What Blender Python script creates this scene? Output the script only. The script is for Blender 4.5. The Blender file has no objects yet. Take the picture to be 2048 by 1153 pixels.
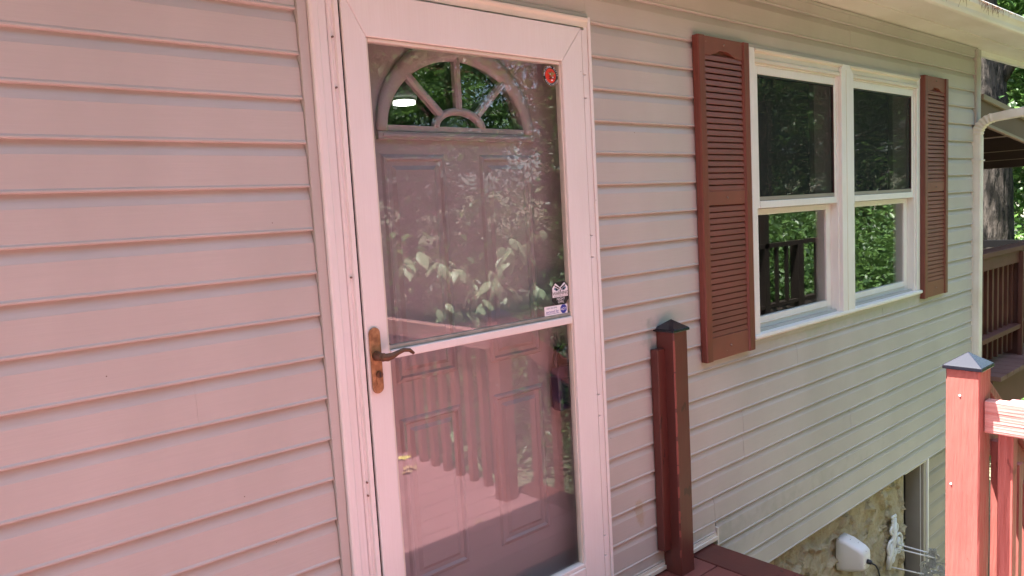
import bpy, bmesh, math, random
import numpy as np
from mathutils import Vector, Matrix
from math import radians, sin, cos, pi

random.seed(7); RNG = np.random.default_rng(7)
scn = bpy.context.scene
COL = scn.collection

# ------------------------------------------------------------ camera, world, sun, exposure
cam_d = bpy.data.cameras.new('camera'); cam = bpy.data.objects.new('camera', cam_d); COL.objects.link(cam)
yaw, pitch, roll = 0.7079, -0.1014, -0.0557
fw = Vector((sin(yaw)*cos(pitch), cos(yaw)*cos(pitch), sin(pitch)))
rt = Vector((cos(yaw), -sin(yaw), 0)); up = rt.cross(fw)
r2 = rt*cos(roll) + up*sin(roll); u2 = -rt*sin(roll) + up*cos(roll)
cam.matrix_world = Matrix(((r2.x, u2.x, -fw.x, -0.9706), (r2.y, u2.y, -fw.y, -1.808), (r2.z, u2.z, -fw.z, 1.4445), (0, 0, 0, 1)))
cam_d.sensor_width = 36; cam_d.lens = 1487.54/2048*36
cam_d.clip_start = 0.02; cam_d.clip_end = 500
scn.camera = cam

SUN = Vector((-0.27, 0.23, 1.0)).normalized()
world = bpy.data.worlds.new('World'); scn.world = world; world.use_nodes = True
wn = world.node_tree.nodes; wl = world.node_tree.links
sky = wn.new('ShaderNodeTexSky'); sky.sky_type = 'NISHITA'; sky.sun_disc = False
sky.sun_elevation = math.asin(SUN.z); sky.sun_rotation = math.atan2(SUN.x, SUN.y)
sky.air_density = 1.0; sky.dust_density = 2.5
bg = wn['Background']; bg.inputs[1].default_value = 0.08
wl.new(sky.outputs[0], bg.inputs[0])
sd = bpy.data.lights.new('sun', 'SUN'); sd.energy = 5.0; sd.angle = radians(0.55); sd.color = (1, .975, .945)
so = bpy.data.objects.new('sun', sd); COL.objects.link(so)
so.rotation_euler = SUN.to_track_quat('Z', 'Y').to_euler(); so.location = (-3, 3, 12)
scn.view_settings.view_transform = 'Standard'; scn.view_settings.look = 'None'
scn.view_settings.gamma = 1; scn.view_settings.use_curve_mapping = False
scn.view_settings.exposure = 3.0
cy = scn.cycles
cy.use_denoising = True; cy.denoising_prefilter = 'ACCURATE'; cy.denoising_input_passes = 'RGB_ALBEDO_NORMAL'; cy.max_bounces = 12; cy.diffuse_bounces = 6; cy.glossy_bounces = 5
cy.transparent_max_bounces = 16; cy.transmission_bounces = 8; cy.sample_clamp_indirect = 8
cy.caustics_reflective = False; cy.caustics_refractive = False

# ------------------------------------------------------------ materials
def mat(name, col, rough=.6, col2=None, nscale=6, nstretch=(1, 1, 1), amt=.5, bump=0, bscale=60, bstretch=(1, 1, 1),
        spec=.5, metal=0, island=0, specks=None, fine=None, stains=(), flake=None, bdist=.002, contrast=(.35, .65)):
    m = bpy.data.materials.new(name); m.use_nodes = True
    N = m.node_tree.nodes; L = m.node_tree.links; b = N['Principled BSDF']
    b.inputs['Roughness'].default_value = rough; b.inputs['Metallic'].default_value = metal
    b.inputs['Specular IOR Level'].default_value = spec
    geo = N.new('ShaderNodeNewGeometry')
    def noise(scale, stretch, detail=6):
        mp = N.new('ShaderNodeMapping'); mp.inputs['Scale'].default_value = stretch
        L.new(geo.outputs['Position'], mp.inputs['Vector'])
        n = N.new('ShaderNodeTexNoise'); n.inputs['Scale'].default_value = scale; n.inputs['Detail'].default_value = detail
        L.new(mp.outputs[0], n.inputs['Vector']); return n
    def mix(fac, a, bb):
        x = N.new('ShaderNodeMix'); x.data_type = 'RGBA'
        for s, v in ((0, fac), (6, a), (7, bb)):
            if hasattr(v, 'is_linked') or hasattr(v, 'links'): L.new(v, x.inputs[s])
            else: x.inputs[s].default_value = v if s == 0 else (*v, 1)
        return x.outputs[2]
    def ramp(src, lo, hi, a=0, bb=1):
        r = N.new('ShaderNodeMapRange'); r.inputs[1].default_value = lo; r.inputs[2].default_value = hi
        r.inputs[3].default_value = a; r.inputs[4].default_value = bb; L.new(src, r.inputs[0]); return r.outputs[0]
    out = None
    if col2 is not None:
        n = noise(nscale, nstretch); out = mix(ramp(n.outputs['Fac'], contrast[0], contrast[1], 0, amt), col, col2)
    if fine is not None:
        n = noise(fine[0], fine[1], 3); out = mix(ramp(n.outputs['Fac'], .3, .7, 0, fine[3]), out if out else col, fine[2])
    if specks is not None:
        v = N.new('ShaderNodeTexVoronoi'); v.inputs['Scale'].default_value = specks[0]; L.new(geo.outputs['Position'], v.inputs['Vector'])
        d = ramp(v.outputs['Distance'], specks[1], specks[1]*1.3, 1, 0)
        sp = N.new('ShaderNodeSeparateColor'); L.new(v.outputs['Color'], sp.inputs[0])
        k = ramp(sp.outputs[0], .8, .82, 0, 1)
        mu = N.new('ShaderNodeMath'); mu.operation = 'MULTIPLY'; L.new(d, mu.inputs[0]); L.new(k, mu.inputs[1])
        out = mix(mu.outputs[0], out if out else col, specks[2])
    if flake is not None:
        n = noise(flake[0], flake[1], 8); out = mix(ramp(n.outputs['Fac'], flake[2], flake[2]+.02, 0, 1), out if out else col, flake[3])
    for (c, rad, sc, a) in stains:
        vm = N.new('ShaderNodeVectorMath'); vm.operation = 'SUBTRACT'; L.new(geo.outputs['Position'], vm.inputs[0]); vm.inputs[1].default_value = c
        n = noise(22, (1, 1, 1)); 
        ln = N.new('ShaderNodeVectorMath'); ln.operation = 'MULTIPLY'; L.new(vm.outputs[0], ln.inputs[0]); ln.inputs[1].default_value = (1/rad[0], 1/rad[1], 1/rad[2])
        le = N.new('ShaderNodeVectorMath'); le.operation = 'LENGTH'; L.new(ln.outputs[0], le.inputs[0])
        ad = N.new('ShaderNodeMath'); ad.operation = 'ADD'; L.new(le.outputs['Value'], ad.inputs[0]); L.new(ramp(n.outputs['Fac'], .3, .7, -.5, .5), ad.inputs[1])
        out = mix(ramp(ad.outputs[0], a[1], 1, a[0], 0), out if out else col, sc)
    if island:
        hs = N.new('ShaderNodeHueSaturation')
        if out: L.new(out, hs.inputs['Color'])
        else: hs.inputs['Color'].default_value = (*col, 1)
        L.new(ramp(geo.outputs['Random Per Island'], 0, 1, 1-island, 1+island), hs.inputs['Value'])
        L.new(ramp(geo.outputs['Random Per Island'], 0, 1, .5+.035*island, .5-.035*island), hs.inputs['Hue'])
        out = hs.outputs[0]
    if out: L.new(out, b.inputs['Base Color'])
    else: b.inputs['Base Color'].default_value = (*col, 1)
    if bump:
        n = noise(bscale, bstretch); bp = N.new('ShaderNodeBump'); bp.inputs['Strength'].default_value = bump
        bp.inputs['Distance'].default_value = bdist; L.new(n.outputs['Fac'], bp.inputs['Height']); L.new(bp.outputs[0], b.inputs['Normal'])
    return m

M = {}
M['siding'] = mat('vinyl_siding', (.51, .475, .435), .5, (.44, .41, .37), 2.2, (1.5, 1, .7), .8, bump=.25, bscale=40, bstretch=(.25, 1, 4),
                  specks=(15, .022, (.16, .12, .09)), fine=(150, (.08, 1, 3), (.44, .41, .37), .4),
                  stains=(((1.141, -.017, .28), (.03, .2, .05), (.38, .26, .12), (.45, .6)),
                          ((1.25, -.017, .95), (.055, .2, .08), (.10, .20, .15), (.5, .0)),
                          ((.05, -.017, .0), (3, .2, .10), (.30, .30, .24), (.4, .2)),
                          ((3.0, -.017, .80), (1.2, .2, .05), (.30, .36, .22), (.3, .3))))
M['siding_low'] = mat('vinyl_siding_darker', (.42, .37, .30), .6, (.3, .27, .22), 3, amt=.6, bump=.2, bscale=40, bstretch=(.25, 1, 4))  # darker, browner tone than the main siding
M['white'] = mat('white_painted_trim', (.80, .77, .745), .42, (.70, .66, .61), 5, (1, 1, .5), .5, bump=.12, bscale=120, specks=(20, .025, (.2, .15, .1)),
                 fine=(60, (6, 6, .12), (.70, .64, .60), .35))
M['white_dirty'] = mat('weathered_white_trim', (.72, .67, .58), .5, (.55, .49, .37), 9, (.4, 1, .8), .6, bump=.2, bscale=90, contrast=(.4, .8))
M['cream_metal'] = mat('cream_gutter_metal', (.80, .75, .68), .38, (.58, .50, .40), 5, (.5, 1, 1), .5, specks=(26, .05, (.15, .1, .06)), contrast=(.4, .75))
M['window_white'] = mat('vinyl_window_frame', (.84, .83, .80), .35, (.74, .71, .65), 6, amt=.4, fine=(30, (4, 4, .5), (.72, .69, .6), .3))
M['shutter'] = mat('brown_vinyl_shutter', (.225, .060, .042), .42, (.135, .038, .025), 5, (1, 1, .4), .6, bump=.35, bscale=30, bstretch=(6, 6, .6), bdist=.001,
                   fine=(30, (8, 8, .35), (.11, .03, .02), .8))
M['louver'] = mat('brown_vinyl_louver', (.215, .064, .045), .45, (.14, .044, .03), 6, amt=.5, bump=.2, bscale=30, bstretch=(.6, 4, 6), bdist=.001, specks=(45, .05, (.5, .42, .35)))
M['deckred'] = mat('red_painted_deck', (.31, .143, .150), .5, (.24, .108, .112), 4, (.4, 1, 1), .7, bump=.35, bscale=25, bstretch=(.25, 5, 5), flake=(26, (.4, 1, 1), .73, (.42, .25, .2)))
M['deckshaded'] = mat('deck_paint_shade_tint', (.19, .055, .045), .5, (.15, .042, .034), 4, (.4, 1, 1), .7, bump=.35, bscale=25, bstretch=(.25, 5, 5))  # same deck paint, with the shade by the wall put into its colour
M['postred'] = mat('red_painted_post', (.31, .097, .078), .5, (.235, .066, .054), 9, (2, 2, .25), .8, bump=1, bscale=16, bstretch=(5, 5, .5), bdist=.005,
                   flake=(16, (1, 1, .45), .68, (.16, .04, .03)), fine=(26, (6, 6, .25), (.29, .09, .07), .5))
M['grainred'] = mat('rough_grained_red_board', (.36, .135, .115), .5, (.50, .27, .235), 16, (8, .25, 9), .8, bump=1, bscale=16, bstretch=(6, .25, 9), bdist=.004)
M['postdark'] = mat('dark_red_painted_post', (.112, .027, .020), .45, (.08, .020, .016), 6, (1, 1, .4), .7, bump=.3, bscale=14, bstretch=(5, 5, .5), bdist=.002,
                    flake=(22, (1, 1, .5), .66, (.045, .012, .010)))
M['paintchip'] = mat('chipped_paint_edge', (.24, .06, .045), .6)
M['brownstain'] = mat('brown_stained_wood', (.085, .023, .015), .6, (.12, .038, .026), 6, (1, 1, 1), .6, bump=.5, bscale=20, bstretch=(1, 1, .5))
M['darkwood'] = mat('dark_stained_wood', (.035, .018, .014), .7, (.055, .03, .02), 5)
M['rake'] = mat('brown_rake_board', (.15, .088, .056), .6, (.11, .065, .042), 3)
M['rake_edge'] = mat('tan_drip_edge', (.30, .235, .17), .5, (.24, .19, .14), 5)
M['blackcap'] = mat('black_metal_cap', (.008, .009, .015), .2, (.012, .012, .018), 20, spec=.6)
M['black'] = mat('black_plastic', (.02, .02, .028), .3, spec=.5); M['black_matte'] = mat('black_matte_paint', (.006, .006, .006), .9, spec=.1)
M['blackrubber'] = mat('black_weatherstrip', (.006, .006, .006), .8)
M['door'] = mat('taupe_entry_door', (.36, .305, .325), .5, (.33, .28, .295), 4, amt=.5, bump=.25, bscale=40, bstretch=(5, 5, .4), bdist=.001)
M['brass'] = mat('tarnished_copper_plate', (.44, .245, .125), .5, (.22, .11, .055), 60, amt=.9, metal=.55, bump=.3, bscale=120, bdist=.001)
M['brassdark'] = mat('tarnished_lever', (.17, .085, .045), .45, (.10, .05, .03), 50, amt=.8, metal=.5)
M['steel'] = mat('dull_screw_metal', (.22, .15, .12), .5, metal=.5)
M['stucco'] = mat('stucco', (.56, .47, .31), .9, (.33, .27, .17), 2.6, amt=.9, bump=1.0, bscale=22, bdist=.03, fine=(9, (1, 1, 1), (.36, .30, .19), .8))
M['white_plastic'] = mat('spotted_white_plastic', (.78, .76, .73), .35, specks=(70, .16, (.12, .09, .07)))
M['white_iron'] = mat('white_painted_cast_iron', (.74, .76, .74), .4, (.55, .52, .46), 25, amt=.6, bump=.3, bscale=80, flake=(30, (1, 1, 1), .70, (.25, .10, .05)))
M['rust'] = mat('rusty_iron', (.30, .12, .06), .8, (.5, .4, .34), 50)
M['room'] = mat('interior_paint', (.10, .098, .09), .8)
M['roof'] = mat('roof_shingle', (.10, .09, .08), .9, (.14, .13, .12), 20)
M['bark'] = mat('bark', (.055, .044, .036), .95, (.008, .007, .006), 17, (1, 1, .22), 1, bump=1, bscale=17, bstretch=(1, 1, .22), bdist=.05, contrast=(.44, .54), fine=(70, (1, 1, .4), (.085, .072, .06), .6), spec=.1)
M['litter'] = mat('forest_floor', (.135, .125, .08), .95, (.05, .075, .03), 1.3, amt=.7, bump=1, bscale=9, bdist=.05, fine=(6, (1, 1, 1), (.18, .165, .11), .5))
M['twig'] = mat('dry_twigs', (.20, .09, .045), .8)
M['yellow_leaf'] = mat('yellow_leaf', (.75, .62, .18), .6, (.6, .42, .12), 60)
M['brown_leaf'] = mat('dry_leaf', (.45, .28, .17), .7, (.28, .15, .08), 50)

def leafmat(name, col, isl, tr=.4):
    m = mat(name, col, .42, island=isl, spec=.45)
    N = m.node_tree.nodes; L = m.node_tree.links; b = N['Principled BSDF']
    t = N.new('ShaderNodeBsdfTranslucent'); mx = N.new('ShaderNodeMixShader'); mx.inputs[0].default_value = tr
    hs = N.new('ShaderNodeHueSaturation'); hs.inputs['Value'].default_value = 1.8; hs.inputs['Hue'].default_value = .49
    L.new(b.inputs['Base Color'].links[0].from_socket, hs.inputs['Color']); L.new(hs.outputs[0], t.inputs['Color'])
    L.new(b.outputs[0], mx.inputs[1]); L.new(t.outputs[0], mx.inputs[2]); L.new(mx.outputs[0], N['Material Output'].inputs[0])
    return m
M['leaf'] = leafmat('green_foliage', (.040, .088, .022), .55, .28)
M['leaf2'] = leafmat('yellow_green_foliage', (.056, .115, .027), .45, .32)
M['leafbig'] = leafmat('broad_leaf', (.26, .33, .19), .3, .35)

M['leafsunlit'] = leafmat('foliage_sunlit_tint', (.10, .19, .045), .45, .45)  # brighter leaf colour, sunlight put into it for shaded background foliage
def glassmat(name, f0, tint=(.96, .97, .96), rough=0.0):
    m = bpy.data.materials.new(name); m.use_nodes = True
    N = m.node_tree.nodes; L = m.node_tree.links; N.remove(N['Principled BSDF'])
    g = N.new('ShaderNodeNewGeometry'); dt = N.new('ShaderNodeVectorMath'); dt.operation = 'DOT_PRODUCT'
    L.new(g.outputs['Normal'], dt.inputs[0]); L.new(g.outputs['Incoming'], dt.inputs[1])
    ab = N.new('ShaderNodeMath'); ab.operation = 'ABSOLUTE'; L.new(dt.outputs['Value'], ab.inputs[0])
    s1 = N.new('ShaderNodeMath'); s1.operation = 'SUBTRACT'; s1.inputs[0].default_value = 1; L.new(ab.outputs[0], s1.inputs[1])
    p = N.new('ShaderNodeMath'); p.operation = 'POWER'; L.new(s1.outputs[0], p.inputs[0]); p.inputs[1].default_value = 5
    r = N.new('ShaderNodeMapRange'); L.new(p.outputs[0], r.inputs[0]); r.inputs[3].default_value = f0; r.inputs[4].default_value = 1
    t = N.new('ShaderNodeBsdfTransparent'); t.inputs[0].default_value = (*tint, 1)
    gl = N.new('ShaderNodeBsdfGlossy'); gl.inputs['Roughness'].default_value = rough
    mp = N.new('ShaderNodeMapping'); mp.inputs['Scale'].default_value = (1, 1, 1); L.new(g.outputs['Position'], mp.inputs[0])
    nz = N.new('ShaderNodeTexNoise'); nz.inputs['Scale'].default_value = 2.2; nz.inputs['Detail'].default_value = 1; L.new(mp.outputs[0], nz.inputs['Vector'])
    bp = N.new('ShaderNodeBump'); bp.inputs['Strength'].default_value = .02; bp.inputs['Distance'].default_value = .001
    pass
    mx = N.new('ShaderNodeMixShader'); L.new(r.outputs[0], mx.inputs[0]); L.new(t.outputs[0], mx.inputs[1]); L.new(gl.outputs[0], mx.inputs[2])
    L.new(mx.outputs[0], N['Material Output'].inputs[0]); return m
M['glass'] = glassmat('storm_door_glass', .055)
M['wglass'] = glassmat('window_glass', .09, (.9, .92, .9))
def screenmat():
    m = bpy.data.materials.new('insect_screen'); m.use_nodes = True
    N = m.node_tree.nodes; L = m.node_tree.links; b = N['Principled BSDF']
    b.inputs['Base Color'].default_value = (.006, .0065, .005, 1); b.inputs['Roughness'].default_value = .7
    t = N.new('ShaderNodeBsdfTransparent'); mx = N.new('ShaderNodeMixShader'); mx.inputs[0].default_value = .30
    L.new(t.outputs[0], mx.inputs[1]); L.new(b.outputs[0], mx.inputs[2]); L.new(mx.outputs[0], N['Material Output'].inputs[0]); return m
M['screen'] = screenmat()
def flat(name, c, r=.5): return mat(name, c, r)
M['s_black'] = flat('print_black', (.012, .012, .014)); M['s_white'] = flat('print_white', (.82, .82, .84)); M['s_red'] = flat('print_red', (.72, .045, .02))
M['s_gold'] = flat('print_gold', (.30, .18, .06)); M['s_blue'] = flat('print_blue', (.03, .045, .32)); M['s_owl'] = flat('print_slate_blue', (.10, .20, .30))
em = bpy.data.materials.new('lit_lamp_diffuser'); em.use_nodes = True; em.node_tree.nodes['Principled BSDF'].inputs['Emission Color'].default_value = (1, .99, .95, 1)
em.node_tree.nodes['Principled BSDF'].inputs['Emission Strength'].default_value = 1.6; M['lamp'] = em

# ------------------------------------------------------------ mesh helpers
WL = {}
def wloc(o): return WL.get(o.name, Vector((0, 0, 0)))
class MB:
    def __init__(s): s.v = []; s.f = []; s.m = []; s.k = 0
    def add(s, vs, fs):
        n = len(s.v); s.v += [tuple(p) for p in vs]; s.f += [tuple(i+n for i in f) for f in fs]; s.m += [s.k]*len(fs); return s
    def box(s, x0, x1, y0, y1, z0, z1):
        return s.add([(x0, y0, z0), (x1, y0, z0), (x1, y1, z0), (x0, y1, z0), (x0, y0, z1), (x1, y0, z1), (x1, y1, z1), (x0, y1, z1)],
                     [(0, 3, 2, 1), (4, 5, 6, 7), (0, 1, 5, 4), (1, 2, 6, 5), (2, 3, 7, 6), (3, 0, 4, 7)])
    def prism(s, poly, axis, a0, a1):
        def P(p, a): return (a, p[0], p[1]) if axis == 'x' else ((p[0], a, p[1]) if axis == 'y' else (p[0], p[1], a))
        n = len(poly); vs = [P(p, a0) for p in poly]+[P(p, a1) for p in poly]
        return s.add(vs, [tuple(range(n))[::-1], tuple(range(n, 2*n))]+[(i, (i+1) % n, n+(i+1) % n, n+i) for i in range(n)])
    def tube(s, pts, rad, seg=8, caps=True):
        pts = [Vector(p) for p in pts]; n = len(pts)
        if not hasattr(rad, '__len__'): rad = [rad]*n
        ref = None; vs = []
        for i, p in enumerate(pts):
            t = (pts[min(i+1, n-1)]-pts[max(i-1, 0)]).normalized()
            if ref is None: ref = t.orthogonal().normalized()
            ref = (ref-t*ref.dot(t)).normalized(); b = t.cross(ref)
            for k in range(seg):
                a = 2*pi*k/seg; vs.append(p+(ref*cos(a)+b*sin(a))*rad[i])
        fs = [(i*seg+k, i*seg+(k+1) % seg, (i+1)*seg+(k+1) % seg, (i+1)*seg+k) for i in range(n-1) for k in range(seg)]
        if caps: fs += [tuple(range(seg))[::-1], tuple((n-1)*seg+k for k in range(seg))]
        return s.add(vs, fs)
    def build(s, name, m, parent=None, smooth=False, bevel=0, label=None, origin=None):
        me = bpy.data.meshes.new(name); me.from_pydata(s.v, [], s.f)
        for x in (m if isinstance(m, (list, tuple)) else [m]): me.materials.append(M[x] if isinstance(x, str) else x)
        if s.k: me.polygons.foreach_set('material_index', s.m)
        if smooth: me.polygons.foreach_set('use_smooth', [True]*len(me.polygons))
        a = np.array(s.v); o0 = Vector(((a[:, 0].min()+a[:, 0].max())/2, (a[:, 1].min()+a[:, 1].max())/2, a[:, 2].min())) if origin is None else Vector(origin)
        me.transform(Matrix.Translation(-o0))
        bm = bmesh.new(); bm.from_mesh(me); bmesh.ops.recalc_face_normals(bm, faces=bm.faces); bm.to_mesh(me); bm.free()
        o = bpy.data.objects.new(name, me); COL.objects.link(o)
        if parent is not None: o.parent = parent; o.location = o0-wloc(parent)
        else: o.location = o0
        WL[o.name] = o0
        if bevel:
            bv = o.modifiers.new('bevel', 'BEVEL'); bv.width = bevel; bv.segments = 2; bv.limit_method = 'ANGLE'; bv.angle_limit = radians(35)
        if label: o['label'] = label
        return o
def B(*a): return MB().box(*a)
def thing(name, label, cat, loc=(0, 0, 0), group=None):
    o = bpy.data.objects.new(name, None); COL.objects.link(o); o.location = loc; o.empty_display_size = .1; WL[o.name] = Vector(loc)
    o['label'] = label; o['category'] = cat
    if group: o['group'] = group
    return o
def tag(o, label, cat, group=None, kind=None):
    o['label'] = label; o['category'] = cat
    if group: o['group'] = group
    if kind: o['kind'] = kind
    return o
def struct(o): o['kind'] = 'structure'; return o
def piece(src, parent, loc, name=None):           # a copy of a part that shares its mesh
    c = src.copy(); COL.objects.link(c); c.parent = parent; c.location = Vector(loc)-wloc(parent); WL[c.name] = Vector(loc); return c

# ------------------------------------------------------------ the setting
g = MB(); n = 90; xs = np.linspace(-1, 1, n); 
gx = np.sign(xs)*np.abs(xs)**1.8*90
for j in range(n):
    for i in range(n):
        x, y = gx[i]+4, gx[j]-1
        d = math.hypot(x-2, y-1)
        z = -2.45 + .12*sin(x*.7)*cos(y*.6) + max(0, d-14)*.07 + .05*sin(x*2.3+y*1.7)
        g.v.append((x, y, z))
for j in range(n-1):
    for i in range(n-1): g.f.append((j*n+i, j*n+i+1, (j+1)*n+i+1, (j+1)*n+i)); g.m.append(0)
ground = struct(g.build('ground', 'litter', smooth=True, origin=(0, 0, 0)))

# ------------------------------------------------------------ the house
house = thing('house', 'beige sided house with white storm door, brown shutters and double window', 'house', (0, 0, -2.4))
XE = 4.80       # corner of the house
h = .11064; zR = 2.0747; zL = 1.9785
def backing():
    for a in ((-3.6, -.03, .004, .10, -.235, 2.42), (.935, 2.0, .004, .10, -.235, 2.42), (3.75, XE-.01, .004, .10, -.235, 2.42),
              (-.03, .935, .004, .10, 2.075, 2.42), (2.0, 3.75, .004, .10, 2.06, 2.42), (2.0, 3.75, .004, .10, -.235, .835), (-.03, .935, .004, .10, -.235, -.001)):
        B(*a).build('wall', 'siding_low', house)
backing()
B(XE-.11, XE, .102, 7, -2.5, 2.42).build('wall', 'siding', house, label='beige end wall of the house')
B(-3.6, XE-.112, 6.9, 7, -2.5, 2.42).build('wall', 'siding', house)
B(-3.6, -3.5, .102, 6.898, -2.5, 2.42).build('wall', 'siding', house)
# interior
B(-3.49, XE-.12, .11, 6.89, -.10, -.02).build('floor', 'room', house)
B(-3.49, XE-.12, .11, 6.89, 2.37, 2.40).build('ceiling', 'room', house)
B(-3.49, XE-.12, 5.0, 5.05, -.019, 2.369).build('interior_wall', 'room', house)
B(1.55, 1.62, .11, 1.9, -.019, 2.369).build('interior_wall', 'room', house)
# roof
rf = MB(); rf.prism([(-.25, 2.465), (3.5, 3.95), (7.3, 2.465), (7.3, 2.52), (3.5, 4.05), (-.29, 2.472)], 'x', -3.7, 6.5); rf.build('roof', 'roof', house)

def board(x0, x1, z0, z1=None, full=h, yo=0, dark=False, end=None):
    """one course of siding; its butt (drip) edge is at z0"""
    z1 = z0+full if z1 is None else z1
    prof = [(-.0030, 0.0), (-.0180, 0.0), (-.0205, .0020), (-.0205, .0055), (-.0175, .0095), (-.0162, .0800), (-.0154, .0815), (-.0050, full)]
    a = 0; pts = []
    top = z1-z0
    for (y, z) in prof:
        if z <= top: pts.append((y+yo, z0+z))
        else:
            py, pz = pts[-1][0]-yo, pts[-1][1]-z0; t = (top-pz)/(z-pz); pts.append((py+(y-py)*t+yo, z0+top)); break
    pts.append((.0015+yo, pts[-1][1]))
    pts.append((.0015+yo, z0))
    n = max(1, int((x1-x0)/.35)); b = MB(); m = len(pts)
    for i in range(n+1):
        x = x0+(x1-x0)*i/n; w = random.uniform(-.0007, .0007) if 0 < i < n else 0; wz = random.uniform(-.0007, .0007)
        b.v += [(x, p[0]+(w if p[0] < -.01+yo else 0), p[1]+(wz if k in (1, 2, 3) else 0)) for k, p in enumerate(pts)]
    for i in range(n):
        for k in range(m):
            b.f.append((i*m+k, i*m+(k+1) % m, (i+1)*m+(k+1) % m, (i+1)*m+k)); b.m.append(0)
    b.f += [tuple(range(m)), tuple(n*m+k for k in range(m))[::-1]]; b.m += [0, 0]
    return b.build('siding_board', 'siding_low' if dark else 'siding', house)

# left of the door
for i in range(-3, 19):
    z = zL-i*h
    if z >= 2.35: continue
    z1 = min(z+h, 2.352)
    if z < .0: z = .0
    if z1-z < .01: continue
    if i in (3, 8, 9, 14): 
        xs_ = {3: -1.9, 8: -1.1, 9: -.42, 14: -1.4}[i]; board(-3.6, xs_, z, z1); board(xs_-.01, -.1015, z, z1, yo=-.0012)
    else: board(-3.6, -.1015, z, z1)
# above the door and the window
for i, (za, zb) in {-1: (zR+h, None), -2: (zR+2*h, 2.352)}.items():
    board(-.1005, 2.93, za, zb); board(2.92, 4.722, za, zb, yo=-.0012)
board(-.1005, .9575, 2.1, zR+h)
seams = {2: None, 12: 3.3, 13: 2.35, 15: 1.872, 16: 1.872, 17: 2.9}
for i in range(0, 22):
    z = zR-i*h; z1 = z+h
    if i == 0: rng = [(.9585, 4.722)]
    elif i <= 11: rng = [(.9585, 1.93), (3.80, 4.722)]
    elif i <= 18: rng = [(.9585, 4.722)]
    else: rng = [(1.643, 4.722)]
    if i == 18: board(.9585, 1.627, z, z1); rng = [(1.629, 4.722)]
    if i == 19: board(.9585, 1.627, .038, z1, full=h)
    for (a, b_) in rng:
        s = seams.get(i)
        if s and a < s < b_: board(a, s, z, z1); board(s-.012, b_, z, z1, yo=-.0012)
        else: board(a, b_, z, z1)
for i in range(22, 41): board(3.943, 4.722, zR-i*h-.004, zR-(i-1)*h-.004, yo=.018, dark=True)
for x, y0, y1, nm in ((4.722, -.030, .003, 0),):
    MB().box(4.724, 4.742, -.030, .004, -2.4, 2.352).box(4.742, 4.80, -.0325, -.012, -2.4, 2.352).box(4.785, 4.806, -.012, .10, -2.4, 2.352).build('corner_post', 'siding', house, bevel=.002)
# flashing along the deck
MB().box(.96, 1.634, -.022, -.003, .022, .0375).box(.96, 1.634, -.028, -.020, .008, .024).box(1.629, 1.641, -.026, -.003, -.08, .060).build('flashing', 'white_dirty', house, bevel=.001)
MB().box(-3.6, -.1, -.024, -.003, .0, .014).build('flashing', 'white_dirty', house)
# starter strip shadow gap + stucco foundation
def stucco_wall(x0, x1, z0, z1, y):
    nx = int((x1-x0)/.014); nz = int((z1-z0)/.014); b = MB()
    from mathutils import noise as mn
    for j in range(nz+1):
        for i in range(nx+1):
            x = x0+(x1-x0)*i/nx; z = z0+(z1-z0)*j/nz
            p = Vector((x*3.2, 0, z*3.2)); q = Vector((x*11, 3, z*11))
            d = .018*mn.noise(p)+.014*mn.noise(q)+.006*mn.noise(q*2.3)
            rdg = abs(mn.noise(Vector((x*5+mn.noise(q)*.5, 7, z*5)))); d += .026*max(0, 1-rdg*16)-.012*max(0, 1-abs(rdg-.10)*22)
            if x > 2.95: d += .010                      # second trowelled coat
            b.v.append((x, y-d, z))
    for j in range(nz):
        for i in range(nx): b.f.append((j*(nx+1)+i, j*(nx+1)+i+1, (j+1)*(nx+1)+i+1, (j+1)*(nx+1)+i)); b.m.append(0)
    return b
stucco_wall(1.6, 3.66, -1.3, -.225, .028).build('stucco_wall', 'stucco', house, smooth=True)
B(-3.6, 3.66, .06, .12, -2.5, -.236).build('foundation', 'stucco', house)
B(3.945, XE-.01, .052, .10, -2.5, -.236).build('foundation', 'siding_low', house)
# basement doorway
bd = B(3.62, 3.94, .30, .33, -2.45, -.28).build('basement_door', 'darkwood', house, label='dark recess of the basement doorway')
B(3.885, 3.925, -.012, .10, -2.45, -.262).build('jamb', 'siding_low', bd, bevel=.002)
B(3.9255, 3.941, -.022, .02, -2.45, -.245).build('jamb', 'window_white', bd, bevel=.002)
B(3.665, 3.685, .03, .30, -2.45, -.262).build('jamb', 'siding_low', bd, bevel=.002)
B(3.685, 3.72, .08, .12, -2.45, -.50).build('weatherstrip', 'black', bd)
MB().prism([(3.60, -.262), (3.925, -.262), (3.925, -.240), (3.87, -.236), (3.80, -.242), (3.60, -.247)], 'y', -.014, .30).build('head_trim', 'white_dirty', bd, bevel=.003, label='weathered head trim with peeling paint')
MB().tube([(3.85, -.004, -.262), (3.858, -.004, -1.0), (3.862, -.004, -2.4)], .0022, 6).build('cord', 'white', bd)

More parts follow.
